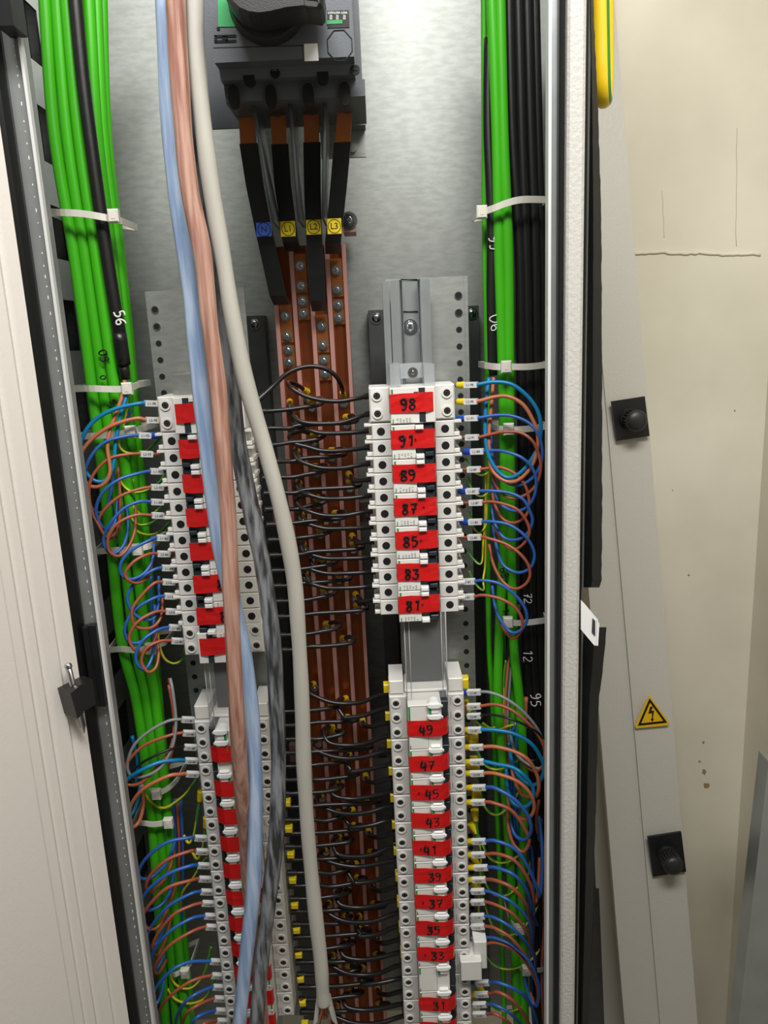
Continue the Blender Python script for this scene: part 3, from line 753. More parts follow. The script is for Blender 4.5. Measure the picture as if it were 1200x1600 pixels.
    lg = [(0, 0), (.8, .5), (.1, .9), (.9, 1.5), (.2, 1.9), (.8, 2.4)]
    mb.tube([Vector((X0 + (gu - .0008 + p * .0016) * s, YN - .0002, bot_z + sg_ * (.0012 + q5 * .0018))) for p, q5 in lg], .0003, 4)
    part(mb, 'green_print', greenink, nose)
    mb = MB()
    for k2 in range(5):
        u = (-.0165 + k2 * .0032) * s
        for r_ in range(4):
            if rnd.random() < .8:
                zz3 = bot_z + sg_ * (.0012 + r_ * .0014); mb.box(X0 + u - .0009, X0 + u + .0009, YN - .0002, YN + .0002, zz3, zz3 + .0005 * sg_) if sg_ > 0 else mb.box(X0 + u - .0009, X0 + u + .0009, YN - .0002, YN + .0002, zz3 - .0005, zz3)
    if kind != 'lower' and mb.v: part(mb, 'small_print', greyink, nose)
    # toggles
    if kind == 'upper':
        for zc_ in (z1 - .0030, z0 + .0030):
            mb = MB(); bx(mb, .0012, .0095, YN - .006, YN + .006, zc_ - .0022, zc_ + .0022, .0008); mb2 = None
            part(mb, 'toggle', brkwhite, o)
    elif kind == 'lower':
        def toggle(zc_, h_):
            mb = MB()
            uc = .0068 * s
            mb.cyl((X0 + uc, YN - .0012, zc_), .0074, .009, (0, 1, 0), 20)
            prof_ = [(-.0078, .001), (.0078, .001), (.0074, -.0016), (.0045, -.0034), (-.0045, -.0034), (-.0074, -.0016)]
            mb.slab([Vector((X0 + uc + p, YN - .0058, zc_ + q6 + .003)) for p, q6 in prof_], (0, .0040, 0)); mb.bbox(X0 + uc - .0062, X0 + uc + .0062, YN - .0034, YN + .002, zc_ - .0085, zc_ + .003, .0018)
            mb.prism([(X0 + uc + .008 * s, YN - .004), (X0 + uc + .0100 * s, YN - .001), (X0 + uc + .008 * s, YN + .002)], 'z', zc_ - .0010, zc_ + .0010)
            t_ = part(mb, 'toggle', brkwhite, o)
            mb = MB(); a_, b_ = sorted(((.0008) * s, (.0035) * s)); mb.box(X0 + a_, X0 + b_, YN - .0037, YN - .0030, zc_ - .0080, zc_ - .0008)
            part(mb, 'green_flag', greenink, t_)
        toggle(z1 - .0015, 0)
        if n == 3: toggle(z1 - .0150, 0)
        mb = MB(); bx(mb, .0020, .0125, YN - .0040, YN + .002, z0 + .0035, z0 + .0055, .0008); part(mb, 'toggle_base', brkwhite, o)
        mb = MB(); a_, b_ = sorted((-.0205 * s, .0 * s))
        mb.box(X0 + a_, X0 + b_, YN - .0003, YN, z1 - .0012, z1 - .0009); mb.box(X0 + (-.0005 * s) - .0002, X0 + (-.0005 * s) + .0002, YN - .0003, YN, z0 + .001, z1 - .001)
        part(mb, 'moulding_line', greyink, nose)
    else:
        mb = MB(); bx(mb, .0010, .0055, YN - .0010, YN, z1 - .0100, z1 - .0050, .0002); part(mb, 'switch_window', hole, o)
    # red tape wrapped over nose and toggle
    if taped:
        th = .0195 if kind != 'end' else .0195
        zt = zc + (.003 if kind != 'lower' else .0015 if n == 2 else .0); tilt = rnd.uniform(-.0012, .0012)
        us = [-.0245, -.0235, -.010, .002, .0115, .0205, .0222]; ys = [YN + .004, YN - .0008, YN - .0010, YN - .0016, YN - .0022, YN - .0006, YN + .006]
        if kind == 'lower': us = [-.0242, -.0232, -.010, .0, .012, .0205, .0228]; ys = [YN + .004, YN - .0008, YN - .0018, YN - .0034, YN - .0040, YN + .001, YN + .007]
        if s < 0: us = [-u for u in us]
        mb = MB(); vs = []; kk = len(us); rows_ = 5
        for r_ in range(rows_):
            f_ = r_ / (rows_ - 1)
            for i_, (u, y) in enumerate(zip(us, ys)):
                vs.append(Vector((X0 + u, y + rnd.uniform(-.0003, .0003) - .0004, zt - th / 2 + f_ * th + tilt * (i_ - 3) / 3 + (rnd.uniform(-.0004, .0004) if r_ in (0, rows_ - 1) else 0))))
        for r_ in range(rows_):
            for i_, (u, y) in enumerate(zip(us, ys)): vs.append(vs[r_ * kk + i_] + Vector((0, .0006, 0)))
        fs = []; off = rows_ * kk
        for r_ in range(rows_ - 1):
            for i_ in range(kk - 1):
                q7 = (r_ * kk + i_, r_ * kk + i_ + 1, (r_ + 1) * kk + i_ + 1, (r_ + 1) * kk + i_); fs.append(q7); fs.append(tuple(v_ + off for v_ in q7[::-1]))
        for i_ in range(kk - 1):
            fs.append((i_, i_ + 1, i_ + 1 + off, i_ + off)); fs.append(((rows_ - 1) * kk + i_, (rows_ - 1) * kk + i_ + 1, (rows_ - 1) * kk + i_ + 1 + off, (rows_ - 1) * kk + i_ + off))
        mb.add(vs, fs, 0, False)
        tp = part(mb, 'red_tape', tape, o)
        if digits:
            mb = MB()
            du = {'upper': -.008, 'lower': -.003, 'end': -.005}[kind] if not flip else .013
            if kind == 'lower' and rnd.random() < .6: du += .004
            yy = YN - (.0022 if kind != 'lower' else .0036)
            hand(mb, digits, (X0 + du, yy, zt - .001), (1, 0, .02), (0, 0, 1), .0108, .00105)
            if dot is not None: mb.cyl((X0 + dot, YN - .0022, zt), .0008, .0016, (0, -1, 0), 8)
            part(mb, 'handwritten_number', ink, tp)
    return o

XU, XLo, XLf = .0348, .039, -.1875
zUR = [at(603 + i * .85, y, YS).z for i, y in enumerate((674, 700, 726, 752, 777, 802, 827, 852, 876.5, 900.5, 925, 949))]
zLR = [at(620 + i * 1.0, y, YS).z for i, y in enumerate((1099, 1122, 1144, 1167, 1189, 1211.5, 1233, 1254.5, 1275.5, 1297, 1317, 1338, 1358, 1379, 1398, 1418, 1438, 1458, 1477))]
zUL = [at(271 + i * 2.6, y, YS).z for i, y in enumerate((689, 716, 742, 768, 794, 819, 844.5, 869.5, 894.5, 919, 943, 967))]
zLL = [at(316 + i * 2.1, y, YS).z for i, y in enumerate((1138, 1160, 1181, 1204, 1224.5, 1246, 1267, 1288, 1309, 1330, 1351, 1371, 1391, 1411, 1430, 1450, 1469, 1489, 1508, 1527, 1546, 1564))]
PU = (zUR[0] - zUR[-1]) / 11; PL = (zLR[0] - zLR[-1]) / 18; PUL = (zUL[0] - zUL[-1]) / 11; PLL = (zLL[0] - zLL[-1]) / 21
print('pitches', PU, PL, PUL, PLL, 'XL', XL, XR, [round(at(x, y, YF).x, 4) for x, y in ((26, 0), (80, 400), (135, 800), (190, 1200), (243, 1600), (856, 0), (857, 800), (853, 1600))])
print('bx', [round(at(x, y, YS).x, 4) for x, y in ((593, 619), (602, 752), (612, 949), (621, 1099), (633, 1379), (643, 1580), (260, 634), (276, 742), (300, 967), (318, 1160), (360, 1564))])
gU = 'red-taped breakers in the upper right column'
zz0 = (at(594, 632.5, YS).z)
breaker(XU, zz0, 'end', 2, False, 'wide white breaker under red tape numbered 98, topmost of the right column', gU, '98', None, PU * 1.04, seed=98)
for i, nmb in enumerate(('91', '89', '87', '85', '83', '81')):
    zc = zUR[0] - (2 * i + .5) * PU
    breaker(XU, zc, 'upper', 2, False, 'white breaker under red tape numbered %s in the upper right column' % nmb, gU, nmb, {0: .001, 1: -.016, 2: .007, 3: .003, 5: .002}.get(i), PU, seed=int(nmb))
gL = 'red-taped breakers in the lower right column'
zc = zLR[0] - PL
breaker(XLo, zc, 'lower', 3, False, 'white three-pole breaker under red tape numbered 49, just below the clear rail cover', gL, '49', -.010, PL, seed=49)
for i, nmb in enumerate(('47', '45', '43', '41', '39', '37', '35', '33')):
    zc = zLR[0] - (3 + 2 * i + .5) * PL
    breaker(XLo, zc, 'lower', 2, False, 'white breaker under red tape numbered %s in the lower right column' % nmb, gL, nmb, -.014 if i % 2 else None, PL, seed=int(nmb))
zc = zLR[0] - (19 + .5) * PL
o = breaker(XLo, zc, 'lower', 2, False, 'untaped white module with an added side block, between the tapes 33 and 31', gL, None, None, PL, taped=False, seed=5)
mb = MB(); a_ = XLo + .030
mb.bbox(a_, a_ + .026, YS - .012, YS + .03, zc - PL * 1.0, zc + PL * .55, .001); mb.bbox(a_ + .018, a_ + .034, YS - .002, YS + .04, zc - PL * .6, zc + PL * 1.6, .001)
part(mb, 'side_block', brk, o)
for i, nmb in enumerate(('31', '29', '27')):
    zc = zLR[0] - (21 + 2 * i + .5) * PL
    breaker(XLo, zc, 'lower', 2, False, 'white breaker under red tape numbered %s near the bottom of the right column' % nmb, gL, nmb, None, PL, seed=int(nmb))
od = ['first', 'second', 'third', 'fourth', 'fifth', 'sixth', 'seventh', 'eighth', 'ninth', 'tenth', 'eleventh', 'twelfth', 'thirteenth', 'fourteenth', 'fifteenth', 'sixteenth', 'seventeenth', 'eighteenth', 'nineteenth', 'twentieth',
      'twenty-first', 'twenty-second', 'twenty-third', 'twenty-fourth', 'twenty-fifth', 'twenty-sixth', 'twenty-seventh', 'twenty-eighth']
gUL = 'red-taped breakers in the upper left column'
breaker(XLf, at(261.5, 647.5, YS).z, 'end', 2, True, 'wide white red-taped breaker at the very top of the left column', gUL, None, None, PUL * 1.04, seed=1)
for i, nmb in enumerate(('92', '90', '88', '86', '84', '82')):
    zc = zUL[0] - (2 * i + .5) * PUL
    breaker(XLf, zc, 'upper', 2, True, 'white red-taped breaker in the upper left column, %s from its top' % od[i + 1], gUL, nmb, None, PUL, seed=int(nmb))
breaker(XLf, at(299.5, 1001, YS).z, 'end', 2, True, 'white red-taped breaker at the bottom of the upper left column', gUL, None, None, PUL, seed=2)
gLL = 'red-taped breakers in the lower left column'
breaker(XLf, zLL[0] - PLL, 'lower', 3, True, 'white three-pole red-taped breaker at the top of the lower left column', gLL, None, None, PLL, seed=11)
for i in range(10):
    zc = zLL[0] - (3 + 2 * i + .5) * PLL
    breaker(XLf, zc, 'lower', 2, True, 'white red-taped breaker in the lower left column, %s from its top' % od[i + 1], gLL, None, None, PLL, seed=20 + i)
# white end shields at the head of the lower columns
for (X0, zt, lbl) in ((XLo, zLR[0] + PL / 2, 'right'), (XLf, zLL[0] + PLL / 2, 'left')):
    mb = MB()
    for sd in (-1, 1):
        a, b = sorted((X0 + .026 * sd, X0 + .0425 * sd)); mb.bbox(a, b, YS + .004, YS + .05, zt + .0005, zt + .017, .001)
    mb.bbox(X0 - .0245, X0 + .0245, YS + .006, YS + .05, zt + .0005, zt + .004, .001)
    tag(mb.build('comb_end_shield', brk), 'white plastic end shield crowning the lower %s breaker column' % lbl, 'end shield', 'end shields of the lower columns')
# ================================================================ CABLES IN THE SIDE DUCTS
def cable(name, pts, wpx, m_, label, group, n=14, sub=8, rf=None, mfun=None, mats=None, cat='cable'):
    P = [at(*p) for p in pts]; rr = wpx / 2 / pxm(700, pts[len(pts) // 2][2])
    mb = MB(); mb.tube(smooth(P, sub), (lambda t: rr * rf(t)) if rf else rr, n, mfun=mfun)
    return tag(mb.build(name, mats or m_), label, cat, group), P, rr
gG = 'green cables in the left duct'; gR = 'green cables in the right duct'; gK = 'black cables in the right duct'
LG = [ # left duct greens: x at rows 0, 200, 400, 600, 800, 1000, 1100, 1250, 1400, 1650
 ([66, 84, 116, 143, 168, 190, 214, 234, 246, 262], .850, 17, 'leftmost green cable in the left duct'),
 ([84, 104, 133, 161, 187, 210, 230, 247, 260, 280], .852, 17, 'second green cable from the left in the left duct'),
 ([98, 122, 150, 178, 205, 228, 244, 260, 272, 296], .850, 17, 'third green cable from the left in the left duct'),
 ([135, 150, 174, 196, 212, 226, 238, 252, 268, 288], .864, 18, 'fourth green cable from the left in the left duct'),
 ([148, 160, 184, 206, 224, 240, 248, 262, 280, 304], .872, 16, 'green cable right of the black one in the left duct'),
 ([158, 166, 188, 208, 222, 222, 226, 240, 256, 276], .880, 15, 'rightmost green cable in the left duct'),
]
rowsL = (-60, 200, 400, 600, 800, 1000, 1100, 1250, 1400, 1650)
greens = []
for i, (xx, Y, w, lb_) in enumerate(LG):
    o, P, rr = cable('green_cable', [(x, y, Y) for x, y in zip(xx, rowsL)], w, greenc, lb_, gG)
    greens.append((o, rr))
bc, P, rr = cable('black_cable', [(112, -60, .842), (129, 120, .842), (147, 260, .842), (164, 380, .842), (178, 470, .842), (188, 530, .844), (193, 565, .846)], 19, blackc, 'black cable marked with white digits among the green cables in the left duct', 'black cables', n=16)
mb = MB(); mb.tube(smooth([at(186, 520, .842), at(193, 570, .846)], 4), rr * 1.12, 16); mb.tube([at(193, 568, .846), at(195.5, 592, .848)], rr * .82, 14)
part(mb, 'heat_shrink_end', blackpl, bc)
def cable_marks(parent, s, px, py, Y, h, r, m_, tiltdir=(.13, 0, -1)):
    dn_ = Vector(tiltdir).normalized(); rt = dn_; up = Vector((0, 1, 0)).cross(dn_).normalized()
    if up.x < 0: up = -up
    mb = MB(); hand(mb, s, at(px, py, Y), rt, up, h, r); return part(mb, 'handwritten_mark', m_, parent)
cable_marks(bc, '56', 188, 497, .831, .0105, .0009, whiteink)
cable_marks(greens[2][0], '05', 162, 556, .841, .0085, .0009, ink)
cable_marks(greens[1][0], '0', 161, 590, .839, .006, .0007, ink)
cable_marks(greens[3][0], '9', 184, 584, .853, .006, .0009, ink)
cable_marks(greens[2][0], '9', 176, 628, .841, .006, .0009, ink)
RG = [([756, 757, 758, 762, 762, 764, 770, 776, 782, 790], .876, 9, 'thin green cable at the left edge of the right duct'),
      ([766, 776, 780, 786, 788, 780, 778, 790, 800, 812], .852, 16, 'front green cable in the right duct, left of the pair'),
      ([780, 786, 794, 796, 798, 802, 812, 820, 815, 822], .850, 16, 'front green cable in the right duct, right of the pair'),
      ([772, 782, 788, 790, 792, 794, 800, 806, 806, 814], .868, 15, 'green cable behind the front pair in the right duct')]
greens2 = []
for xx, Y, w, lb_ in RG:
    o, P, rr = cable('green_cable', [(x, y, Y) for x, y in zip(xx, rowsL)], w, greenc, lb_, gR); greens2.append(o)
cable_marks(greens2[1], '69', 788, 895, .842, .009, .0007, ink)
cable_marks(greens2[2], '9', 791, 955, .842, .006, .0007, ink)
RK = [([794, 800, 812, 815, 818, 822, 826, 832, 836, 840], .862, 16, 'first black cable beside the green ones in the right duct'),
      ([808, 815, 822, 826, 830, 832, 838, 842, 845, 848], .862, 16, 'second black cable from the green ones in the right duct'),
      ([822, 829, 836, 838, 840, 842, 846, 848, 850, 852], .866, 16, 'third black cable from the green ones in the right duct'),
      ([834, 840, 845, 847, 848, 848, 849, 850, 851, 852], .874, 15, 'black cable nearest the frame in the right duct'),
      ([800, 808, 818, 822, 824, 826, 832, 836, 842, 846], .884, 18, 'black cable at the back of the right duct')]
blacks = []
for xx, Y, w, lb_ in RK:
    o, P, rr = cable('black_cable', [(x, y, Y) for x, y in zip(xx, rowsL)], w, blackc, lb_, gK); blacks.append(o)
b96, P, rr = cable('black_cable', [(764, 60, .866), (763, 200, .862), (768, 330, .858), (768, 450, .856), (769, 530, .856), (770, 578, .858)], 15, blackc, 'black cable with white digits left of the green ones in the right duct', gK)
mb = MB(); mb.tube([at(770, 572, .857), at(771, 586, .858)], rr * .8, 12); part(mb, 'heat_shrink_end', blackpl, b96)
cable_marks(b96, '99', 772, 380, .850, .010, .0006, whiteink); cable_marks(b96, '06', 775, 505, .850, .012, .0006, whiteink)
cable_marks(blacks[1], '72', 825, 935, .852, .009, .0006, whiteink, (0, 0, -1)); cable_marks(blacks[1], '12', 825, 1025, .852, .011, .0006, whiteink, (0, 0, -1)); cable_marks(blacks[1], '95', 837, 1094, .852, .012, .0007, whiteink, (0, 0, -1))

# cable ties: closed strap round the bundle, with its head
def tie(pts, head, label, Yb=.90, h=.0068):
    fr = [at(*p) for p in pts]; zl = fr[0].z; zr_ = fr[-1].z
    back = [Vector((fr[-1].x + .002, Yb, fr[-1].z)), Vector((fr[0].x - .002, Yb, fr[0].z))]
    o = thing('cable_tie', fr[0], label, 'cable tie', 'white cable ties in the side ducts')
    mb = MB(); mb.band(smooth(fr, 4) + back, (0, 0, 1), h, .0013, closed=True); part(mb, 'strap', tie_m, o)
    hx, hy, hY = head; c = at(hx, hy, hY); mb = MB(); mb.bbox(c.x - .0055, c.x + .0055, hY - .006, hY + .001, c.z - .0065, c.z + .0065, .0012)
    mb.box(c.x - .002, c.x + .002, hY - .0064, hY - .0055, c.z - .003, c.z + .003); part(mb, 'head', tie_m, o)
tie([(76, 331, .86), (95, 332, .832), (130, 334, .828), (165, 340, .828), (189, 345, .85)], (179, 338, .828), 'white cable tie round the left bundle, topmost')
tie([(113, 608, .86), (140, 607, .832), (175, 608, .832), (200, 607, .834), (216, 601, .86)], (200, 607, .832), 'white cable tie round the left bundle, just above the first blue wire')
tie([(124, 682, .86), (150, 681, .835), (185, 678, .835), (210, 673, .838), (228, 668, .86)], (205, 674, .834), 'white cable tie round the left bundle, behind the first blue loops')
tie([(148, 862, .86), (175, 860, .835), (205, 858, .835), (230, 854, .838), (244, 848, .86)], (216, 858, .834), 'white cable tie round the left bundle, behind the middle loops of the upper column')
tie([(170, 1016, .86), (190, 1014, .838), (215, 1016, .838), (240, 1010, .842), (258, 1004, .86)], (236, 1012, .838), 'white cable tie round the left bundle, behind the lowest loops of the upper column')
tie([(228, 1233, .86), (238, 1238, .838), (250, 1238, .836), (265, 1230, .84), (278, 1217, .86)], (245, 1239, .834), 'white cable tie round the left bundle, beside the teal loop of the lower column')
tie([(208, 1287, .86), (222, 1286, .838), (240, 1288, .836), (258, 1285, .84), (270, 1280, .86)], (264, 1284, .836), 'white cable tie round the left bundle, just above the blue loops of the lower column')
tie([(262, 1524, .86), (272, 1523, .838), (280, 1520, .838), (290, 1514, .84), (298, 1506, .86)], (290, 1518, .836), 'white cable tie low on the left bundle, near the bottom of the photo')
tie([(748, 333, .86), (770, 326, .838), (790, 318, .834), (815, 312, .836), (853, 312, .85)], (752, 332, .85), 'white cable tie round the right bundle, topmost')
tie([(758, 571, .86), (775, 573, .838), (795, 573, .832), (825, 573, .838), (853, 570, .85)], (790, 573, .834), 'white cable tie round the right bundle, just above the first blue wire')
tie([(773, 668, .86), (785, 671, .836), (810, 671, .834), (835, 669, .84), (853, 666, .85)], (794, 670, .834), 'white cable tie round the right bundle, behind the upper loops')
tie([(786, 970, .86), (800, 973, .836), (820, 973, .838), (840, 971, .842), (853, 969, .85)], (793, 971, .836), 'white cable tie round the right bundle, below the breaker taped 81')
tie([(795, 1436, .86), (803, 1446, .838), (815, 1452, .838), (828, 1448, .86)], (812, 1450, .836), 'white cable tie round the right bundle, level with the breaker taped 33')
tie([(806, 1512, .86), (820, 1514, .838), (840, 1516, .840), (852, 1514, .86)], (822, 1514, .838), 'white cable tie lowest on the right bundle')

# ================================================================ LOOPED WIRES
COLN = {'b': ('blue', W_blue), 't': ('teal blue', W_teal), 'n': ('brown', W_brown), 'o': ('tan brown', W_brown2), 'g': ('grey', W_grey), 'k': ('black', blackw)}
def wire(side, c, s, pts, label, group, ferr='', wpx=5.4, txt='L1-91', Yf=.805, slw=20):
    """s = pixel of the outer end of the marker sleeve; pts = the loop after it"""
    name, m_ = COLN[c]
    sg = 1 if side == 'r' else -1
    sx, sy = s; n = len(pts)
    P = [at(sx - sg * (slw + 14), sy + 1, .838), at(sx - sg * slw, sy + .5, .832), at(sx, sy, .824)]
    for i, (x, y) in enumerate(pts):
        t = (i + 1) / n
        Y = .824 + (Yf - .824) * min(1, t * 3) if t < .34 else Yf + (.838 - Yf) * max(0, (t - .55) / .45) ** 1.3
        P.append(at(x, y, Y))
    o = thing('looped_wire', P[0], label, 'wire', group)
    rr = wpx / 2 / pxm(sy, .82)
    part(MB().tube(smooth(P, 6), rr, 8), 'insulation', m_, o)
    # marker sleeve
    a, b = P[1], P[2]; d = (b - a).normalized(); up = Vector((0, -1, 0)).cross(d); up = up if up.z > 0 else -up; up.normalize(); nn = d.cross(up).normalized()
    if nn.y > 0: nn = -nn
    mb = MB(); hh = .0030; q8 = a + d * .000
    base = [a - up * hh - nn * .0022, b - up * hh - nn * .0022, b + up * hh - nn * .0022, a + up * hh - nn * .0022]
    mb.slab(base, nn * .0052); sl_ = part(mb, 'marker_sleeve', sleeve_m, o)
    if txt:
        mb = MB(); rt = d if sg > 0 else -d
        add_text(mb, txt, (a + b) / 2 + nn * .0031, rt, up, .0038); part(mb, 'printed_code', ink, sl_)
    if ferr:
        mb = MB(); mb.cyl(P[1] - d * .0085, .0034, .0085, d, 12, r2=.0038); part(mb, 'ferrule', {'y': yellow, 'b': bluef}[ferr], o)
    return o
gRW = 'looped wires on the right of the right columns'; gLW = 'looped wires on the left of the left columns'
RW = [
 ('t', (746, 601), [(772, 597), (800, 601), (825, 620), (840, 642), (845, 665), (842, 695), (828, 722), (810, 741), (792, 746), (775, 733), (762, 707), (758, 670), (760, 625), (764, 590)], '98', 'y', 'upper', 6.4),
 ('o', (746, 627), [(775, 620), (795, 620), (817, 632), (832, 655), (840, 678), (839, 705), (830, 730), (812, 749), (795, 753), (777, 744), (766, 725), (764, 680), (768, 630), (771, 590)], '98', 'y', 'lower', 6.2),
 ('b', (747, 653), [(775, 649), (800, 650), (825, 660), (840, 677), (847, 700), (845, 725), (832, 747), (812, 758), (792, 754), (775, 738), (768, 705), (767, 660)], '91', 'b', 'upper', 5.2),
 ('n', (748, 683), [(770, 678), (787, 675), (812, 676), (830, 687), (840, 705), (845, 730), (838, 757), (820, 774), (797, 778), (778, 764), (768, 735), (766, 690)], '91', '', 'lower', 5),
 ('b', (756, 705), [(775, 704), (790, 706), (815, 715), (832, 732), (838, 755), (833, 780), (818, 796), (797, 797), (778, 782), (769, 750)], '89', 'b', 'upper', 5.2),
 ('n', (751, 733), [(770, 731), (785, 731), (807, 742), (822, 762), (827, 790), (820, 808), (803, 817), (785, 810), (772, 785), (768, 755)], '89', '', 'lower', 5),
 ('b', (749, 767), [(765, 767), (795, 770), (817, 780), (827, 797), (832, 815), (822, 836), (803, 844), (785, 838), (772, 815), (768, 790)], '87', 'b', 'upper', 5.2),
 ('n', (754, 785), [(768, 784), (785, 787), (808, 796), (823, 815), (827, 835), (815, 853), (800, 858), (783, 845), (770, 820)], '87', '', 'lower', 5),
 ('b', (753, 815), [(768, 815), (795, 820), (820, 837), (834, 860), (833, 880), (822, 892), (805, 894), (785, 881), (775, 850), (770, 820)], '85', 'b', 'upper', 5.2),
 ('n', (752, 839), [(762, 841), (790, 850), (812, 865), (825, 882), (828, 900), (820, 914), (803, 920), (785, 908), (771, 882), (764, 850)], '85', '', 'lower', 5),
 ('b', (742, 908), [(755, 907), (780, 912), (805, 930), (820, 950), (823, 970), (812, 986), (797, 987), (781, 967), (773, 945), (769, 915)], '81', '', 'upper', 5.2),
 ('n', (741, 932), [(755, 930), (780, 935), (802, 947), (815, 965), (815, 985), (802, 997), (788, 985), (778, 965)], '81', '', 'lower', 5),
 ('g', (751, 1081), [(765, 1082), (787, 1090), (812, 1107), (835, 1132), (847, 1155), (851, 1180), (845, 1200), (826, 1195), (805, 1175), (796, 1140)], '49', 'b', 'topmost', 5),
 ('n', (751, 1103), [(775, 1101), (800, 1110), (825, 1130), (842, 1150), (851, 1172), (850, 1195), (835, 1205), (815, 1190), (800, 1160)], '49', '', 'middle', 5.2),
 ('k', (751, 1118), [(770, 1117), (800, 1124), (830, 1138), (845, 1150), (848, 1170), (835, 1190), (815, 1185)], '49', '', 'lowest', 4),
 ('t', (752, 1140), [(775, 1141), (805, 1147), (830, 1162), (844, 1182), (850, 1200), (845, 1218), (832, 1227), (812, 1215), (800, 1190), (795, 1160)], '47', 'y', 'upper', 6.4),
 ('o', (755, 1167), [(775, 1167), (805, 1175), (825, 1187), (838, 1208), (842, 1230), (835, 1246), (815, 1240), (803, 1215), (798, 1185)], '47', 'y', 'lower', 6.2),
 ('t', (756, 1190), [(775, 1194), (800, 1199), (817, 1210), (832, 1230), (832, 1250), (820, 1261), (802, 1256), (793, 1230), (791, 1200)], '45', 'y', 'upper', 6.4),
 ('o', (756, 1208), [(775, 1209), (807, 1220), (827, 1238), (835, 1260), (828, 1277), (812, 1278), (797, 1262), (792, 1230)], '45', 'y', 'lower', 6),
 ('b', (759, 1230), [(775, 1232), (805, 1250), (825, 1275), (830, 1298), (820, 1312), (805, 1305), (796, 1280)], '43', 'y', 'upper', 6),
 ('n', (758, 1253), [(772, 1255), (800, 1267), (820, 1295), (827, 1315), (817, 1331), (802, 1318), (794, 1290), (794, 1260)], '43', 'y', 'lower', 5.6),
 ('b', (759, 1314), [(775, 1314), (805, 1327), (825, 1355), (840, 1390), (843, 1400), (847, 1370), (847, 1320), (842, 1275)], '39', 'y', 'upper', 5.8),
 ('n', (758, 1335), [(775, 1334), (800, 1342), (817, 1360), (830, 1385), (836, 1412), (841, 1385), (843, 1340)], '39', 'y', 'lower', 5.6),
 ('b', (762, 1355), [(775, 1356), (800, 1365), (817, 1382), (828, 1405), (832, 1430), (840, 1445)], '37', 'y', 'upper', 5.6),
 ('n', (759, 1374), [(775, 1376), (800, 1387), (820, 1410), (828, 1432), (834, 1455)], '37', 'y', 'lower', 5.6),
 ('b', (757, 1392), [(775, 1397), (800, 1410), (822, 1432), (831, 1455), (832, 1480), (838, 1500)], '35', '', 'upper', 4.8),
 ('n', (757, 1409), [(775, 1414), (800, 1427), (820, 1452), (830, 1477), (836, 1500)], '35', '', 'lower', 4.8),
 ('b', (757, 1431), [(775, 1435), (800, 1450), (820, 1470), (835, 1495), (837, 1520)], '33', '', 'upper', 4.8),
 ('n', (757, 1447), [(775, 1451), (800, 1467), (820, 1492), (834, 1515), (840, 1540)], '33', '', 'lower', 4.8),
 ('b', (759, 1465), [(775, 1466), (800, 1477), (825, 1500), (838, 1525), (843, 1550), (838, 1572), (826, 1555), (818, 1520)], 'X', '', 'upper', 4.8),
 ('n', (758, 1475), [(775, 1473), (800, 1482), (820, 1502), (836, 1530), (841, 1556), (836, 1570), (828, 1550)], 'X', '', 'lower', 4.8),
 ('b', (764, 1535), [(780, 1536), (812, 1550), (832, 1575), (842, 1610)], '31', '', 'upper', 5.4),
 ('n', (763, 1553), [(780, 1551), (805, 1567), (825, 1597), (834, 1625)], '31', 'y', 'lower', 5.4),
 ('b', (760, 1569), [(772, 1570), (795, 1582), (812, 1600), (822, 1625)], '29', '', 'upper', 4.8),
 ('n', (760, 1584), [(775, 1585), (797, 1600), (810, 1625)], '29', '', 'lower', 4.8),
]
for i, (c, s, pts, nb, fe, pos, wp) in enumerate(RW):
    lb_ = '%s looped wire right of the %s, the %s one' % (COLN[c][0], 'breaker taped ' + nb if nb != 'X' else 'untaped module', pos)
    wire('r', c, s, pts, lb_, gRW, fe, wp, 'L%d-%s' % (2 if pos in ('lower', 'middle') else 3 if pos == 'lowest' else 1, nb if nb != 'X' else '32'), .806 - .0015 * (i % 5))
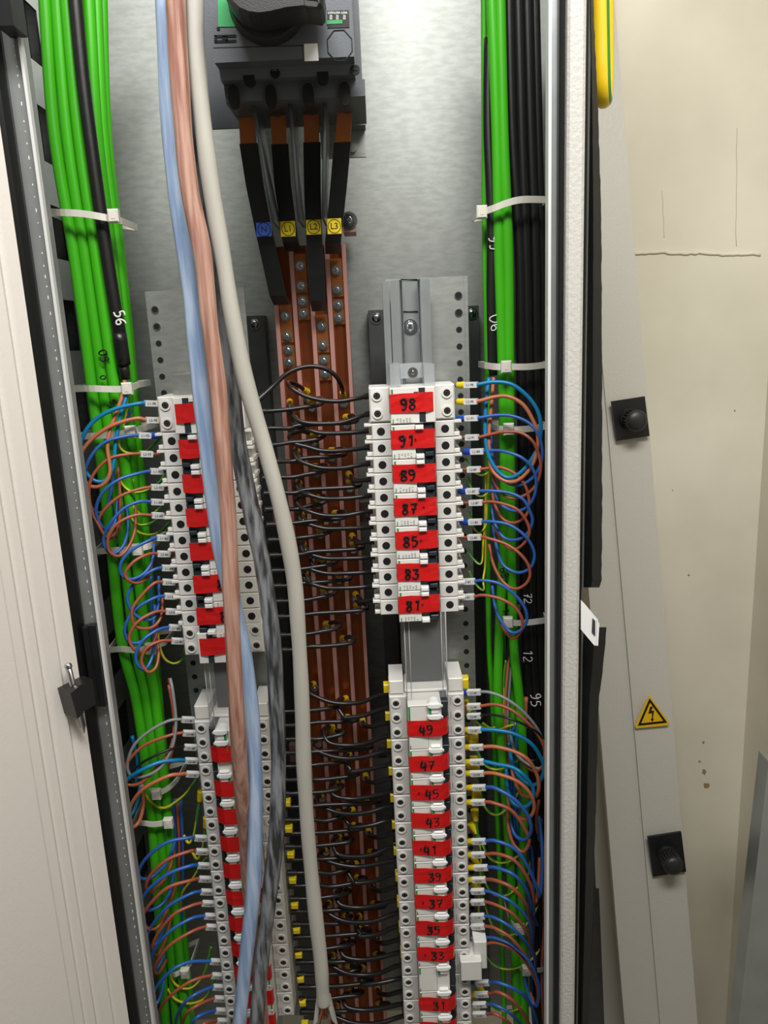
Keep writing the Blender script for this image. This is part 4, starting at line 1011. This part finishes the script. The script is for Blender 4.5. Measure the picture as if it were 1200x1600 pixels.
LW = [
 ('t', (226, 630), [(215, 631), (180, 639), (150, 655), (132, 677), (125, 703), (133, 735), (148, 751), (165, 750), (177, 728), (181, 690), (188, 650), (197, 622), (201, 597)], 'y', 6.4),
 ('o', (228, 656), [(212, 654), (175, 665), (145, 685), (126, 710), (125, 737), (140, 759), (160, 758), (172, 738), (168, 700), (172, 672), (182, 645), (192, 615), (195, 595)], 'y', 6.2),
 ('b', (216, 680), [(195, 682), (162, 692), (140, 717), (131, 750), (137, 782), (150, 800), (165, 795), (175, 760), (178, 720)], 'b', 5.2),
 ('n', (219, 709), [(200, 710), (170, 717), (147, 740), (139, 764), (143, 797), (155, 822), (165, 838), (178, 835), (186, 818), (188, 780), (184, 730)], '', 5),
 ('b', (235, 736), [(215, 740), (185, 750), (160, 770), (150, 797), (156, 818), (168, 828), (180, 815), (183, 780)], '', 5.2),
 ('n', (236, 761), [(215, 765), (185, 777), (163, 797), (154, 815), (160, 838), (176, 840), (188, 820), (187, 785)], '', 5),
 ('b', (236, 784), [(217, 784), (193, 795), (173, 817), (162, 840), (166, 858), (178, 865), (193, 852), (200, 825), (198, 790)], '', 5.2),
 ('n', (237, 805), [(212, 805), (185, 817), (170, 837), (170, 860), (185, 869), (200, 856), (211, 828), (212, 790)], '', 5),
 ('b', (245, 840), [(232, 845), (205, 860), (189, 880), (190, 898), (205, 905), (225, 896), (238, 876), (241, 850)], '', 5.2),
 ('n', (246, 865), [(232, 866), (210, 877), (196, 895), (201, 907), (215, 911), (232, 900), (238, 880)], '', 5),
 ('b', (253, 887), [(237, 892), (212, 910), (199, 932), (205, 953), (220, 966), (240, 966), (248, 940), (248, 900)], '', 5.2),
 ('n', (254, 909), [(240, 912), (220, 932), (207, 952), (208, 973), (221, 982), (240, 979), (252, 962), (254, 930)], '', 5),
 ('b', (257, 931), [(240, 935), (212, 952), (196, 977), (198, 998), (213, 1005), (232, 994), (240, 975), (242, 945)], '', 5.2),
 ('n', (259, 955), [(240, 957), (215, 972), (202, 995), (209, 1014), (226, 1018), (242, 1000), (246, 975)], '', 5),
 ('b', (264, 980), [(245, 985), (222, 1002), (212, 1025), (217, 1042), (229, 1044), (239, 1022), (240, 995)], '', 5.2),
 ('n', (268, 1001), [(250, 1002), (230, 1012), (221, 1032), (231, 1050), (244, 1042), (248, 1017), (242, 990)], '', 5),
 ('g', (284, 1124), [(262, 1127), (230, 1145), (208, 1167), (199, 1195), (205, 1212), (225, 1213), (250, 1200), (268, 1170), (275, 1130), (270, 1080), (266, 1060)], '', 5),
 ('n', (286, 1145), [(262, 1150), (225, 1165), (200, 1190), (193, 1212), (200, 1226), (222, 1222), (248, 1195), (268, 1165), (272, 1120), (264, 1070)], '', 5.2),
 ('k', (288, 1167), [(262, 1172), (225, 1190), (208, 1205), (205, 1220), (218, 1226)], '', 4),
 ('t', (289, 1188), [(275, 1188), (250, 1191), (220, 1204), (195, 1222), (184, 1248), (190, 1272), (203, 1274), (214, 1255), (220, 1225)], '', 6.4),
 ('o', (291, 1209), [(280, 1210), (262, 1213), (225, 1232), (205, 1257), (201, 1282), (208, 1292), (218, 1282), (224, 1255), (222, 1225)], '', 6),
 ('b', (304, 1309), [(297, 1309), (262, 1316), (232, 1337), (217, 1360), (221, 1373), (240, 1369), (262, 1345), (275, 1310)], '', 5.6),
 ('n', (306, 1330), [(297, 1330), (262, 1343), (237, 1365), (228, 1386), (240, 1392), (262, 1365), (272, 1330)], '', 5.4),
 ('b', (309, 1352), [(297, 1353), (262, 1366), (232, 1390), (220, 1412), (230, 1422), (250, 1415), (265, 1395), (272, 1360)], '', 5.6),
 ('n', (311, 1373), [(297, 1376), (262, 1387), (235, 1412), (223, 1433), (230, 1450), (247, 1448), (262, 1420), (276, 1380)], '', 5.4),
 ('b', (314, 1393), [(297, 1397), (262, 1417), (237, 1447), (230, 1465), (236, 1480), (250, 1465), (262, 1430)], '', 5.2),
 ('n', (316, 1411), [(297, 1416), (270, 1430), (246, 1460), (238, 1482), (246, 1492), (258, 1470), (268, 1430)], '', 5),
 ('b', (320, 1431), [(297, 1436), (262, 1458), (240, 1487), (234, 1510), (244, 1515), (258, 1490)], '', 5.2),
 ('n', (322, 1448), [(297, 1457), (262, 1480), (241, 1513), (248, 1520), (260, 1500)], '', 5),
 ('b', (329, 1502), [(297, 1503), (270, 1515), (246, 1540), (235, 1565), (241, 1573), (252, 1553), (258, 1520)], '', 5.2),
 ('n', (331, 1524), [(297, 1534), (262, 1560), (247, 1587), (246, 1620)], '', 5),
 ('b', (333, 1542), [(300, 1557), (280, 1580), (270, 1620)], '', 5.2),
 ('n', (335, 1560), [(305, 1573), (288, 1590), (282, 1625)], '', 5),
 ('b', (337, 1579), [(310, 1588), (297, 1605), (292, 1630)], '', 5.2),
 ('n', (339, 1595), [(315, 1602), (300, 1625)], '', 5),
]
for i, (c, s, pts, fe, wp) in enumerate(LW):
    upper = i < 16; k = i if upper else i - 16
    nb = str(98 - 2 * ((i + 1) // 2 if i > 1 else 0)) if upper else str(49 - (k // 2))
    nb = ['98', '98', '92', '92', '90', '90', '88', '88', '86', '86', '84', '84', '82', '82', '80', '80', '48', '48', '48', '46', '46', '44', '44', '42', '42', '40', '40', '38', '38', '36', '36', '34', '34', '32', '32'][i]
    lb_ = '%s looped wire left of the %s left breaker column, %s wire from its top' % (COLN[c][0], 'upper' if upper else 'lower', od[k])
    wire('l', c, s, pts, lb_, gLW, fe, wp, 'L%d-%s' % (1 + i % 2, nb), .806 - .0015 * (i % 5), slw=19)

# ================================================================ EARTH WIRES (yellow-green), thin, behind the loops
def yg(pts, label, group, wpx=3.4, lug=False):
    P = [at(*p) for p in pts]; rr = wpx / 2 / pxm(pts[0][1], .84)
    o = thing('earth_wire', P[0], label, 'wire', group)
    part(MB().tube(smooth(P, 7), rr, 8, mfun=lambda i, j: 1 if (j + i // 9) % 8 in (0, 1, 2) else 0), 'insulation', [W_yel, W_grn], o)
    if lug:
        d = (P[1] - P[0]).normalized(); mb = MB(); mb.cyl(P[0] - d * .004, .0052, .014, d, 10, r2=.0036); part(mb, 'lug', yellow, o)
gE = 'yellow and green earth wires right of the right columns'
for i, (a, b, c, nb) in enumerate((((727, 716), (750, 742), (764, 728), '89'), ((731, 745), (748, 775), (762, 762), '87'), ((733, 800), (748, 832), (760, 808), '85'), ((730, 858), (752, 880), (758, 805), '85 lower'), ((733, 892), (755, 922), (758, 880), '83'))):
    yg([(a[0], a[1], .842), ((a[0] + b[0]) / 2 - 2, (a[1] + b[1]) / 2 + 4, .838), (b[0], b[1], .834), (c[0] - 3, (b[1] + c[1]) / 2 + 4, .838), (c[0], c[1], .845), (c[0] + 1, c[1] - 60, .86)],
       'thin yellow and green earth wire near the right of the breaker taped %s' % nb, gE)
for i, (x, y, w, d_, lb_) in enumerate(((740, 1120, 50, 20, 'level with tape 49'), (745, 1172, 50, 30, 'level with tape 47'), (745, 1215, 48, 58, 'level with tape 45'), (750, 1310, 55, 38, 'level with tape 41'), (752, 1360, 50, 40, 'level with tape 39'),
                                       (755, 1405, 62, 56, 'level with tape 37'), (753, 1478, 66, 36, 'right of the untaped module'), (760, 1560, 50, 20, 'level with tape 31'))):
    yg([(x - 12, y - 20, .850), (x, y, .846), (x + w * .25, y + d_ * .75, .84), (x + w * .6, y + d_, .838), (x + w, y + d_ * .8, .845), (x + w + 22, y + d_ * .2, .858), (x + w + 30, y - 40, .866)],
       'yellow and green earth wire hanging in an arc, %s' % lb_, gE, 4.2, lug=True)
yg([(742, 1270, .848), (746, 1300, .846), (752, 1335, .846), (750, 1380, .85), (747, 1440, .855)], 'straight yellow earth wire with a yellow lug dropping beside the tapes 43 and 41', gE, 4.2, lug=True)
gE2 = 'yellow and green earth wires left of the left columns'
for i, (pts, lb_) in enumerate((([(258, 672, .85), (245, 690, .845), (225, 706, .842), (200, 708, .84), (187, 698, .84), (188, 680, .845), (197, 650, .85), (202, 600, .855)], 'beside the third wire from the top'),
     ([(258, 740, .85), (248, 755, .845), (225, 768, .842), (205, 768, .842), (190, 755, .845), (184, 735, .855)], 'beside the fifth wire from the top'),
     ([(262, 775, .85), (252, 792, .845), (232, 806, .842), (215, 800, .845), (205, 780, .85), (208, 745, .86)], 'beside the seventh wire from the top'),
     ([(250, 808, .85), (235, 818, .845), (217, 820, .842), (205, 808, .845), (198, 780, .855)], 'just below the eighth wire from the top'),
     ([(265, 815, .85), (252, 830, .846), (232, 836, .844), (214, 828, .848), (210, 800, .86)], 'between the eighth and ninth wires'),
     ([(290, 1012, .85), (285, 1030, .846), (272, 1037, .844), (258, 1030, .846), (250, 1012, .85), (247, 990, .86)], 'under the bottom of the upper column'),
     ([(310, 1212, .85), (302, 1225, .846), (285, 1245, .842), (258, 1262, .84), (238, 1255, .842), (228, 1240, .846), (226, 1215, .858)], 'before the green cables at the teal loop'),
     ([(323, 1340, .85), (312, 1355, .846), (300, 1375, .846), (285, 1395, .85), (282, 1420, .86)], 'beside the second blue wire of the lower column'),
     ([(330, 1480, .85), (320, 1520, .846), (300, 1543, .842), (280, 1542, .842), (268, 1525, .846), (262, 1470, .86)], 'near the bottom, below the gap in the loops'),
     ([(338, 1520, .85), (325, 1555, .846), (300, 1568, .842), (275, 1562, .844), (262, 1545, .85)], 'lowest on the left side'))):
    yg(pts, 'yellow and green earth wire, left side, %s' % lb_, gE2, 4.2)
for i, (p0, p1, nb) in enumerate((((314, 1240), (303, 1305), 'upper'), ((323, 1282), (316, 1330), 'lower'))):
    yg([(p0[0], p0[1], .846), ((p0[0] + p1[0]) / 2, (p0[1] + p1[1]) / 2, .848), (p1[0], p1[1], .85), (p1[0] - 8, p1[1] + 12, .85), (p1[0] - 16, p1[1], .855)],
       'yellow earth wire with a yellow lug beside the lower left column, the %s one' % nb, gE2, 4.6, lug=True)
# loose conductors deeper in the side ducts
def inner(c, pts, label, wpx, group):
    name, m_ = COLN[c]
    P = [at(*p) for p in pts]
    tag(MB().tube(smooth(P, 7), wpx / 2 / pxm(pts[0][1], pts[0][2]), 8).build('duct_wire', m_), label, 'wire', group)
gD = 'loose wires running down inside the ducts'
inner('b', [(205, 640, .85), (180, 700, .85), (178, 800, .855), (182, 900, .87)], 'blue wire running straight down the left duct behind the upper loops', 5, gD)
inner('n', [(186, 700, .85), (188, 790, .85), (190, 900, .87)], 'brown wire running straight down the left duct behind the upper loops', 5, gD)
inner('b', [(236, 900, .856), (237, 960, .856), (238, 1040, .87)], 'short blue wire behind the lowest loops of the upper left column', 5, gD)
inner('n', [(264, 1060, .86), (270, 1110, .86), (274, 1150, .862), (262, 1200, .86), (250, 1230, .87)], 'brown wire hanging in the dark gap between the left columns', 4.5, gD)
inner('t', [(207, 1150, .86), (215, 1190, .86), (212, 1230, .86)], 'teal wire in the dark gap left of the green cables', 6, gD)
for k, (cc, x) in enumerate((('b', 270), ('n', 276), ('b', 282), ('n', 262), ('b', 254))):
    inner(cc, [(x, 1250, .862), (x + 4, 1330, .862), (x - 4 + 3 * k, 1430, .862), (x - 8 + 4 * k, 1520, .865), (x + 2, 1640, .87)], '%s wire running down the lower left duct behind the loops, %s of five' % (COLN[cc][0], od[k]), 5, gD)
for k, (cc, x) in enumerate((('b', 802), ('n', 797), ('t', 808), ('b', 815), ('n', 842), ('b', 846), ('b', 826))):
    inner(cc, [(x, 1130 + 30 * k, .852), (x - 4, 1210 + 20 * k, .852), (x + 5, 1330, .855), (x + 8, 1440, .855), (x + 4, 1540, .855), (x + 12, 1650, .86)], '%s wire running down the lower right duct behind the loops, %s of seven' % (COLN[cc][0], od[k]), 5, gD)
inner('g', [(799, 1020, .855), (797, 1060, .853), (793, 1120, .853), (796, 1160, .853), (815, 1185, .85), (838, 1190, .85)], 'grey wire coming out of the black sheath below the breaker taped 81', 4.6, gD)
inner('o', [(796, 1020, .85), (792, 1060, .85), (789, 1110, .852), (790, 1200, .855)], 'brown wire coming out of the black sheath below the breaker taped 81', 4.6, gD)
yg([(791, 1032, .85), (788, 1060, .85), (787, 1110, .853), (780, 1130, .853), (768, 1138, .85), (754, 1130, .848)], 'yellow and green wire coming out of the black sheath below the breaker taped 81', gE, 4)
o, P, rr = cable('black_cable', [(790, 940, .862), (794, 980, .856), (795, 1010, .852), (794, 1035, .852)], 10, blackc, 'short black cable end splitting into coloured wires below the breaker taped 81', gK)
inner('t', [(813, 1090, .852), (808, 1140, .852), (804, 1200, .853)], 'thick teal wire coming out of the black cable beside the breaker taped 49', 6.5, gD)
inner('o', [(822, 1090, .852), (820, 1140, .852), (815, 1200, .853), (812, 1240, .855)], 'thick tan wire coming out of the black cable beside the breaker taped 49', 6.5, gD)

# ================================================================ BLACK WIRES TO THE BUSBARS
gB = 'black wires between breakers and busbars'
cnt = [0]
def black(pts, label, bar=None, wpx=7.0, end_lug=True):
    P = [at(*p) for p in pts]
    o = thing('busbar_wire', P[0], label, 'wire', gB)
    rr = wpx / 2 / pxm(pts[0][1], .85)
    part(MB().tube(smooth(P, 7), rr, 8), 'insulation', blackw, o)
    d = (P[1] - P[0]).normalized(); mb = MB(); mb.cyl(P[0], rr * 1.35, .010, d, 10); part(mb, 'ferrule', blackpl, o)
    if end_lug:
        e = P[-1]; d2 = (P[-2] - e).normalized()
        mb = MB(); mb.cyl(e, .0042, .010, d2, 10, r2=.0030); part(mb, 'lug', mat('yellow_lug', (196, 160, 20), .4), o)
        c = Vector((e.x, YBAR - .002, e.z - .010)); mb = MB(); bolt(mb, c, .0040); part(mb, 'lug_bolt', [steel, dark_steel], o)
def barpx(i, y):     # pixel x of bar i at row y
    X = bars[i][1]; 
    a = at(400, y, YBAR).x; b = at(600, y, YBAR).x
    return 400 + 200 * (X - a) / (b - a)
rnd = random.Random(21)
# the large loop over the top
black([(402, 626, .83), (425, 605, .84), (450, 583, .845), (478, 573, .848), (505, 575, .85), (524, 587, .855), (534, 605, .87), (536, 618, .892)], 'black wire arching high over the busbars from the upper left column', 3)
black([(583, 617, .835), (560, 622, .842), (530, 627, .842), (500, 625, .842), (475, 618, .842), (455, 606, .845), (450, 598, .855), (462, 600, .868), (480, 612, .892)], 'topmost black wire from the breaker taped 98', 1)
black([(584, 644, .835), (565, 650, .842), (535, 660, .842), (505, 662, .842), (475, 660, .842), (458, 650, .848), (452, 635, .86), (453, 628, .892)], 'lower black wire from the breaker taped 98', 0)
rowsR = [669 + 26 * i - .18 * i * i for i in range(12)]
for i, y in enumerate(rowsR):
    y = y + 3
    sx = 584 + i * .9; bi = (0, 1, 0, 3)[i % 4]
    bx_ = barpx(bi, y); dpt = rnd.uniform(4, 9); tx = 448 + i * 2.5 + rnd.uniform(0, 16) if bi != 3 else 500 + i
    jj = rnd.uniform(-.004, .004)
    if bi == 3: pts = [(sx, y, .836), (sx - 20, y + 2, .842), (sx - 34, y + 4, .85), (bx_ + 8, y, .868), (bx_, y - 8, .892)]
    else:
        tx = min(tx, bx_ - 4) if bi == 0 else tx
        pts = [(sx, y, .836), (sx - 22, y + 3, .842), (sx - 50, y + dpt, .843 + jj), (sx - 82, y + dpt, .845 + jj), (sx - 105, y + dpt - 6, .846 + jj), (tx + 4, y - 6, .85), (tx - 1, y - 18, .858), ((tx + bx_) / 2, y - 24, .872), (bx_, y - 18, .892)]
    black(pts, 'black wire to the busbars from the %s terminal below the breaker taped 98' % od[i])
rowsUL = [625, 652, 678, 704, 729, 753, 778, 802, 826, 850, 874, 898, 922, 946, 975, 998]
for i, y in enumerate(rowsUL):
    sx = 400 + i * 2.3; bi = (1, 3, 1, 2)[i % 4]; bx_ = barpx(bi, y + 14)
    tx = bx_ + 16 + rnd.uniform(0, 8); jj = rnd.uniform(-.004, .004)
    pts = [(sx, y + 18, .836), (sx + 25, y + 17, .842), (sx + 50, y + 15 + rnd.uniform(-3, 3), .846 + jj), (sx + 70, y + 12, .848 + jj), (tx - 10, y + 8, .852), (tx, y + 2, .86), (tx - 6, y - 3, .872), (bx_, y, .892)]
    black(pts, 'black wire to the busbars from the upper left column, %s from its top' % od[i])
y = 1083; i = 0
while y < 1600 and i < 26:
    sx = 611 + i * 1.35; bi = (0, 2, 3, 1)[i % 4]; bx_ = barpx(bi, y); jj = rnd.uniform(-.004, .004); dpt = rnd.uniform(9, 15)
    tx = bx_ - 6 - rnd.uniform(0, 8)
    if bi == 3: pts = [(sx, y, .836), (sx - 18, y + 4, .842), (sx - 34, y + 8, .85), (bx_ + 3, y + 6, .87), (bx_, y - 4, .892)]
    else: pts = [(sx, y, .836), (sx - 20, y + 4, .842), (sx - 45, y + dpt, .843 + jj), (sx - 72, y + dpt + 3, .845 + jj), (max(tx + 8, sx - 100), y + dpt - 1, .848), (tx, y - 2, .856), (tx + 2, y - 12, .87), (bx_, y - 14, .892)]
    black(pts, 'black wire to the busbars from the lower right column, %s from its top' % od[i])
    y += 22.2 - i * .11; i += 1
y = 1112; i = 0
while y < 1600 and i < 26:
    sx = 426 + i * 1.9; bi = (1, 2, 1, 3)[i % 4]; bx_ = barpx(bi, y); jj = rnd.uniform(-.004, .004)
    tx = bx_ + 8 + rnd.uniform(0, 10)
    pts = [(sx, y, .838), (sx + 20, y, .842), (sx + 45, y - 1, .846 + jj), (sx + 70, y - 2 + rnd.uniform(-3, 3), .85 + jj), (tx - 5, y - 7, .855), (tx + 2, y - 13, .866), (bx_, y - 13, .892)]
    black(pts, 'black wire to the busbars from the lower left column, %s from its top' % od[i])
    y += 21.6 - i * .11; i += 1
# yellow terminals peeking out at the column sides
gY = 'yellow connector tips at the column sides'
tips = [(597, 1075 + k * 44 - k * .5, 603 + k * 2.2, 'left side of the lower right column') for k in range(11)] 
for k in range(11):
    y = 1075 + k * 43.6 - k * k * .22; x = 604 + k * 2.6
    a = at(x, y, .835); mb = MB(); mb.bbox(a.x - .0035, a.x + .006, .832, .842, a.z - .0055, a.z + .0055, .001)
    tag(mb.build('connector_tip', yellow), 'yellow connector tip on the left side of the lower right column, %s from top' % od[k], 'connector', gY)
for k in range(10):
    y = 1255 + k * 41 - k * k * .25; x = 449 + k * 3.1
    a = at(x, y, .835); mb = MB(); mb.bbox(a.x - .005, a.x + .0035, .832, .842, a.z - .0035, a.z + .0035, .001)
    tag(mb.build('connector_tip', yellow), 'yellow connector tip on the right side of the lower left column, %s from top' % od[k], 'connector', gY)
for (x, y, w_) in ((740, 1150, 'tape 49'), (742, 1193, 'tape 47'), (744, 1238, 'tape 45'), (725, 1066, 'the clear rail cover')):
    a = at(x, y, .842); mb = MB(); mb.bbox(a.x - .0055, a.x + .0055, .838, .850, a.z - .008, a.z + .006, .0015)
    tag(mb.build('connector_tip', yellow), 'yellow connector right of the right column, level with %s' % w_, 'connector', gY)

# ================================================================ THICK FOREGROUND CABLES
gF = 'thick cables hanging in front of the left columns'
def thick(name, pts, Y0, tab, w, m_, label, seed):
    rnd = random.Random(seed); P = []
    ph = [rnd.uniform(0, 6) for _ in range(4)]
    def dep(y):
        for (a, b), (c, d) in zip(tab, tab[1:]):
            if y <= c: return b + (d - b) * max(0, (y - a) / (c - a))
        return tab[-1][1]
    for (x, y) in pts: P.append(at(x, y, dep(y)))
    rr = w / 2 / pxm(600, Y0)
    f = lambda t: rr * (1 + .035 * math.sin(t * 37 + ph[0]) + .02 * math.sin(t * 91 + ph[1]) )
    o = thing(name, P[0], label, 'cable', gF)
    part(MB().tube(smooth(P, 10), f, 24), 'insulation', m_, o)
    return o, P, rr
thick('hanging_cable', [(258, -60), (260, 60), (266, 200), (281, 330), (294, 420), (303, 500), (313, 600), (324, 700), (336, 800), (348, 870), (363, 935), (379, 1010), (391, 1100), (398, 1200), (399, 1300), (395, 1400), (384, 1500), (370, 1640)], .735, [(0, .735), (1600, .735)], 27, cab_blue, 'thick pale blue cable passing behind the pinkish brown one', 1)
thick('hanging_cable', [(272, -60), (277, 60), (286, 200), (297, 300), (317, 400), (327, 500), (340, 600), (348, 700), (356, 800), (360, 900), (364, 1000), (369, 1100), (375, 1200), (383, 1300), (390, 1400), (402, 1500), (414, 1640)], .705, [(0, .700), (1150, .706), (1340, .755), (1420, .772), (1600, .772)], 27, cab_pink, 'thick dusty pinkish brown cable hanging before the left breakers', 2)
thick('hanging_cable', [(291, -60), (296, 100), (303, 200), (314, 300), (332, 390), (343, 450), (351, 500), (361, 600), (373, 700), (391, 790), (404, 850), (413, 900), (426, 1000), (432, 1100), (435, 1200), (432, 1300), (421, 1400), (409, 1500), (398, 1640)], .738, [(0, .742), (1300, .742), (1450, .745), (1600, .740)], 28, cab_dark, 'thick dusty black cable with whitish streaks', 3)
o, P, rr = thick('hanging_cable', [(303, -60), (306, 80), (318, 200), (331, 300), (348, 400), (364, 500), (385, 600), (414, 700), (440, 800), (459, 900), (467, 1000), (472, 1100), (475, 1200), (481, 1300), (490, 1400), (501, 1500), (504, 1545), (506, 1568)], .712, [(0, .712), (400, .715), (1600, .715)], 26, cab_white, 'thick light grey cable ending in bare copper strands at the bottom', 4)
mb = MB()
e = at(506, 1568, .715); d = (e - at(504, 1545, .715)).normalized()
rnd = random.Random(9)
for k in range(26):
    a = rnd.uniform(0, 6.28); q = rnd.uniform(0, .8); off = Vector((math.cos(a) * rr * q, math.sin(a) * rr * q, 0))
    mb.tube([e - d * .004 + off, e + d * .006 + off * 1.5, e + d * .016 + off * 2.0 + Vector((rnd.uniform(-.003, .003), 0, 0))], .0007, 5)
part(mb, 'copper_strands', mat('bare_copper', (190, 104, 64), .35, .8), o)
mb = MB()
for sd in (-1, 1):
    mb.slab([e + Vector((sd * rr * .95, -.002, .012)), e + Vector((sd * rr * 1.25, -.002, -.002)), e + Vector((sd * rr * 1.8, -.003, -.028)), e + Vector((sd * rr * 1.1, -.002, -.022)), e + Vector((sd * rr * .7, -.004, -.002))], (0, .004, 0))
mb.slab([e + Vector((-rr * .95, .006, .004)), e + Vector((rr * .95, .006, .004)), e + Vector((rr * 1.5, .008, -.03)), e + Vector((-rr * 1.5, .008, -.03))], (0, .003, 0))
part(mb, 'torn_sheath', cab_white, o)
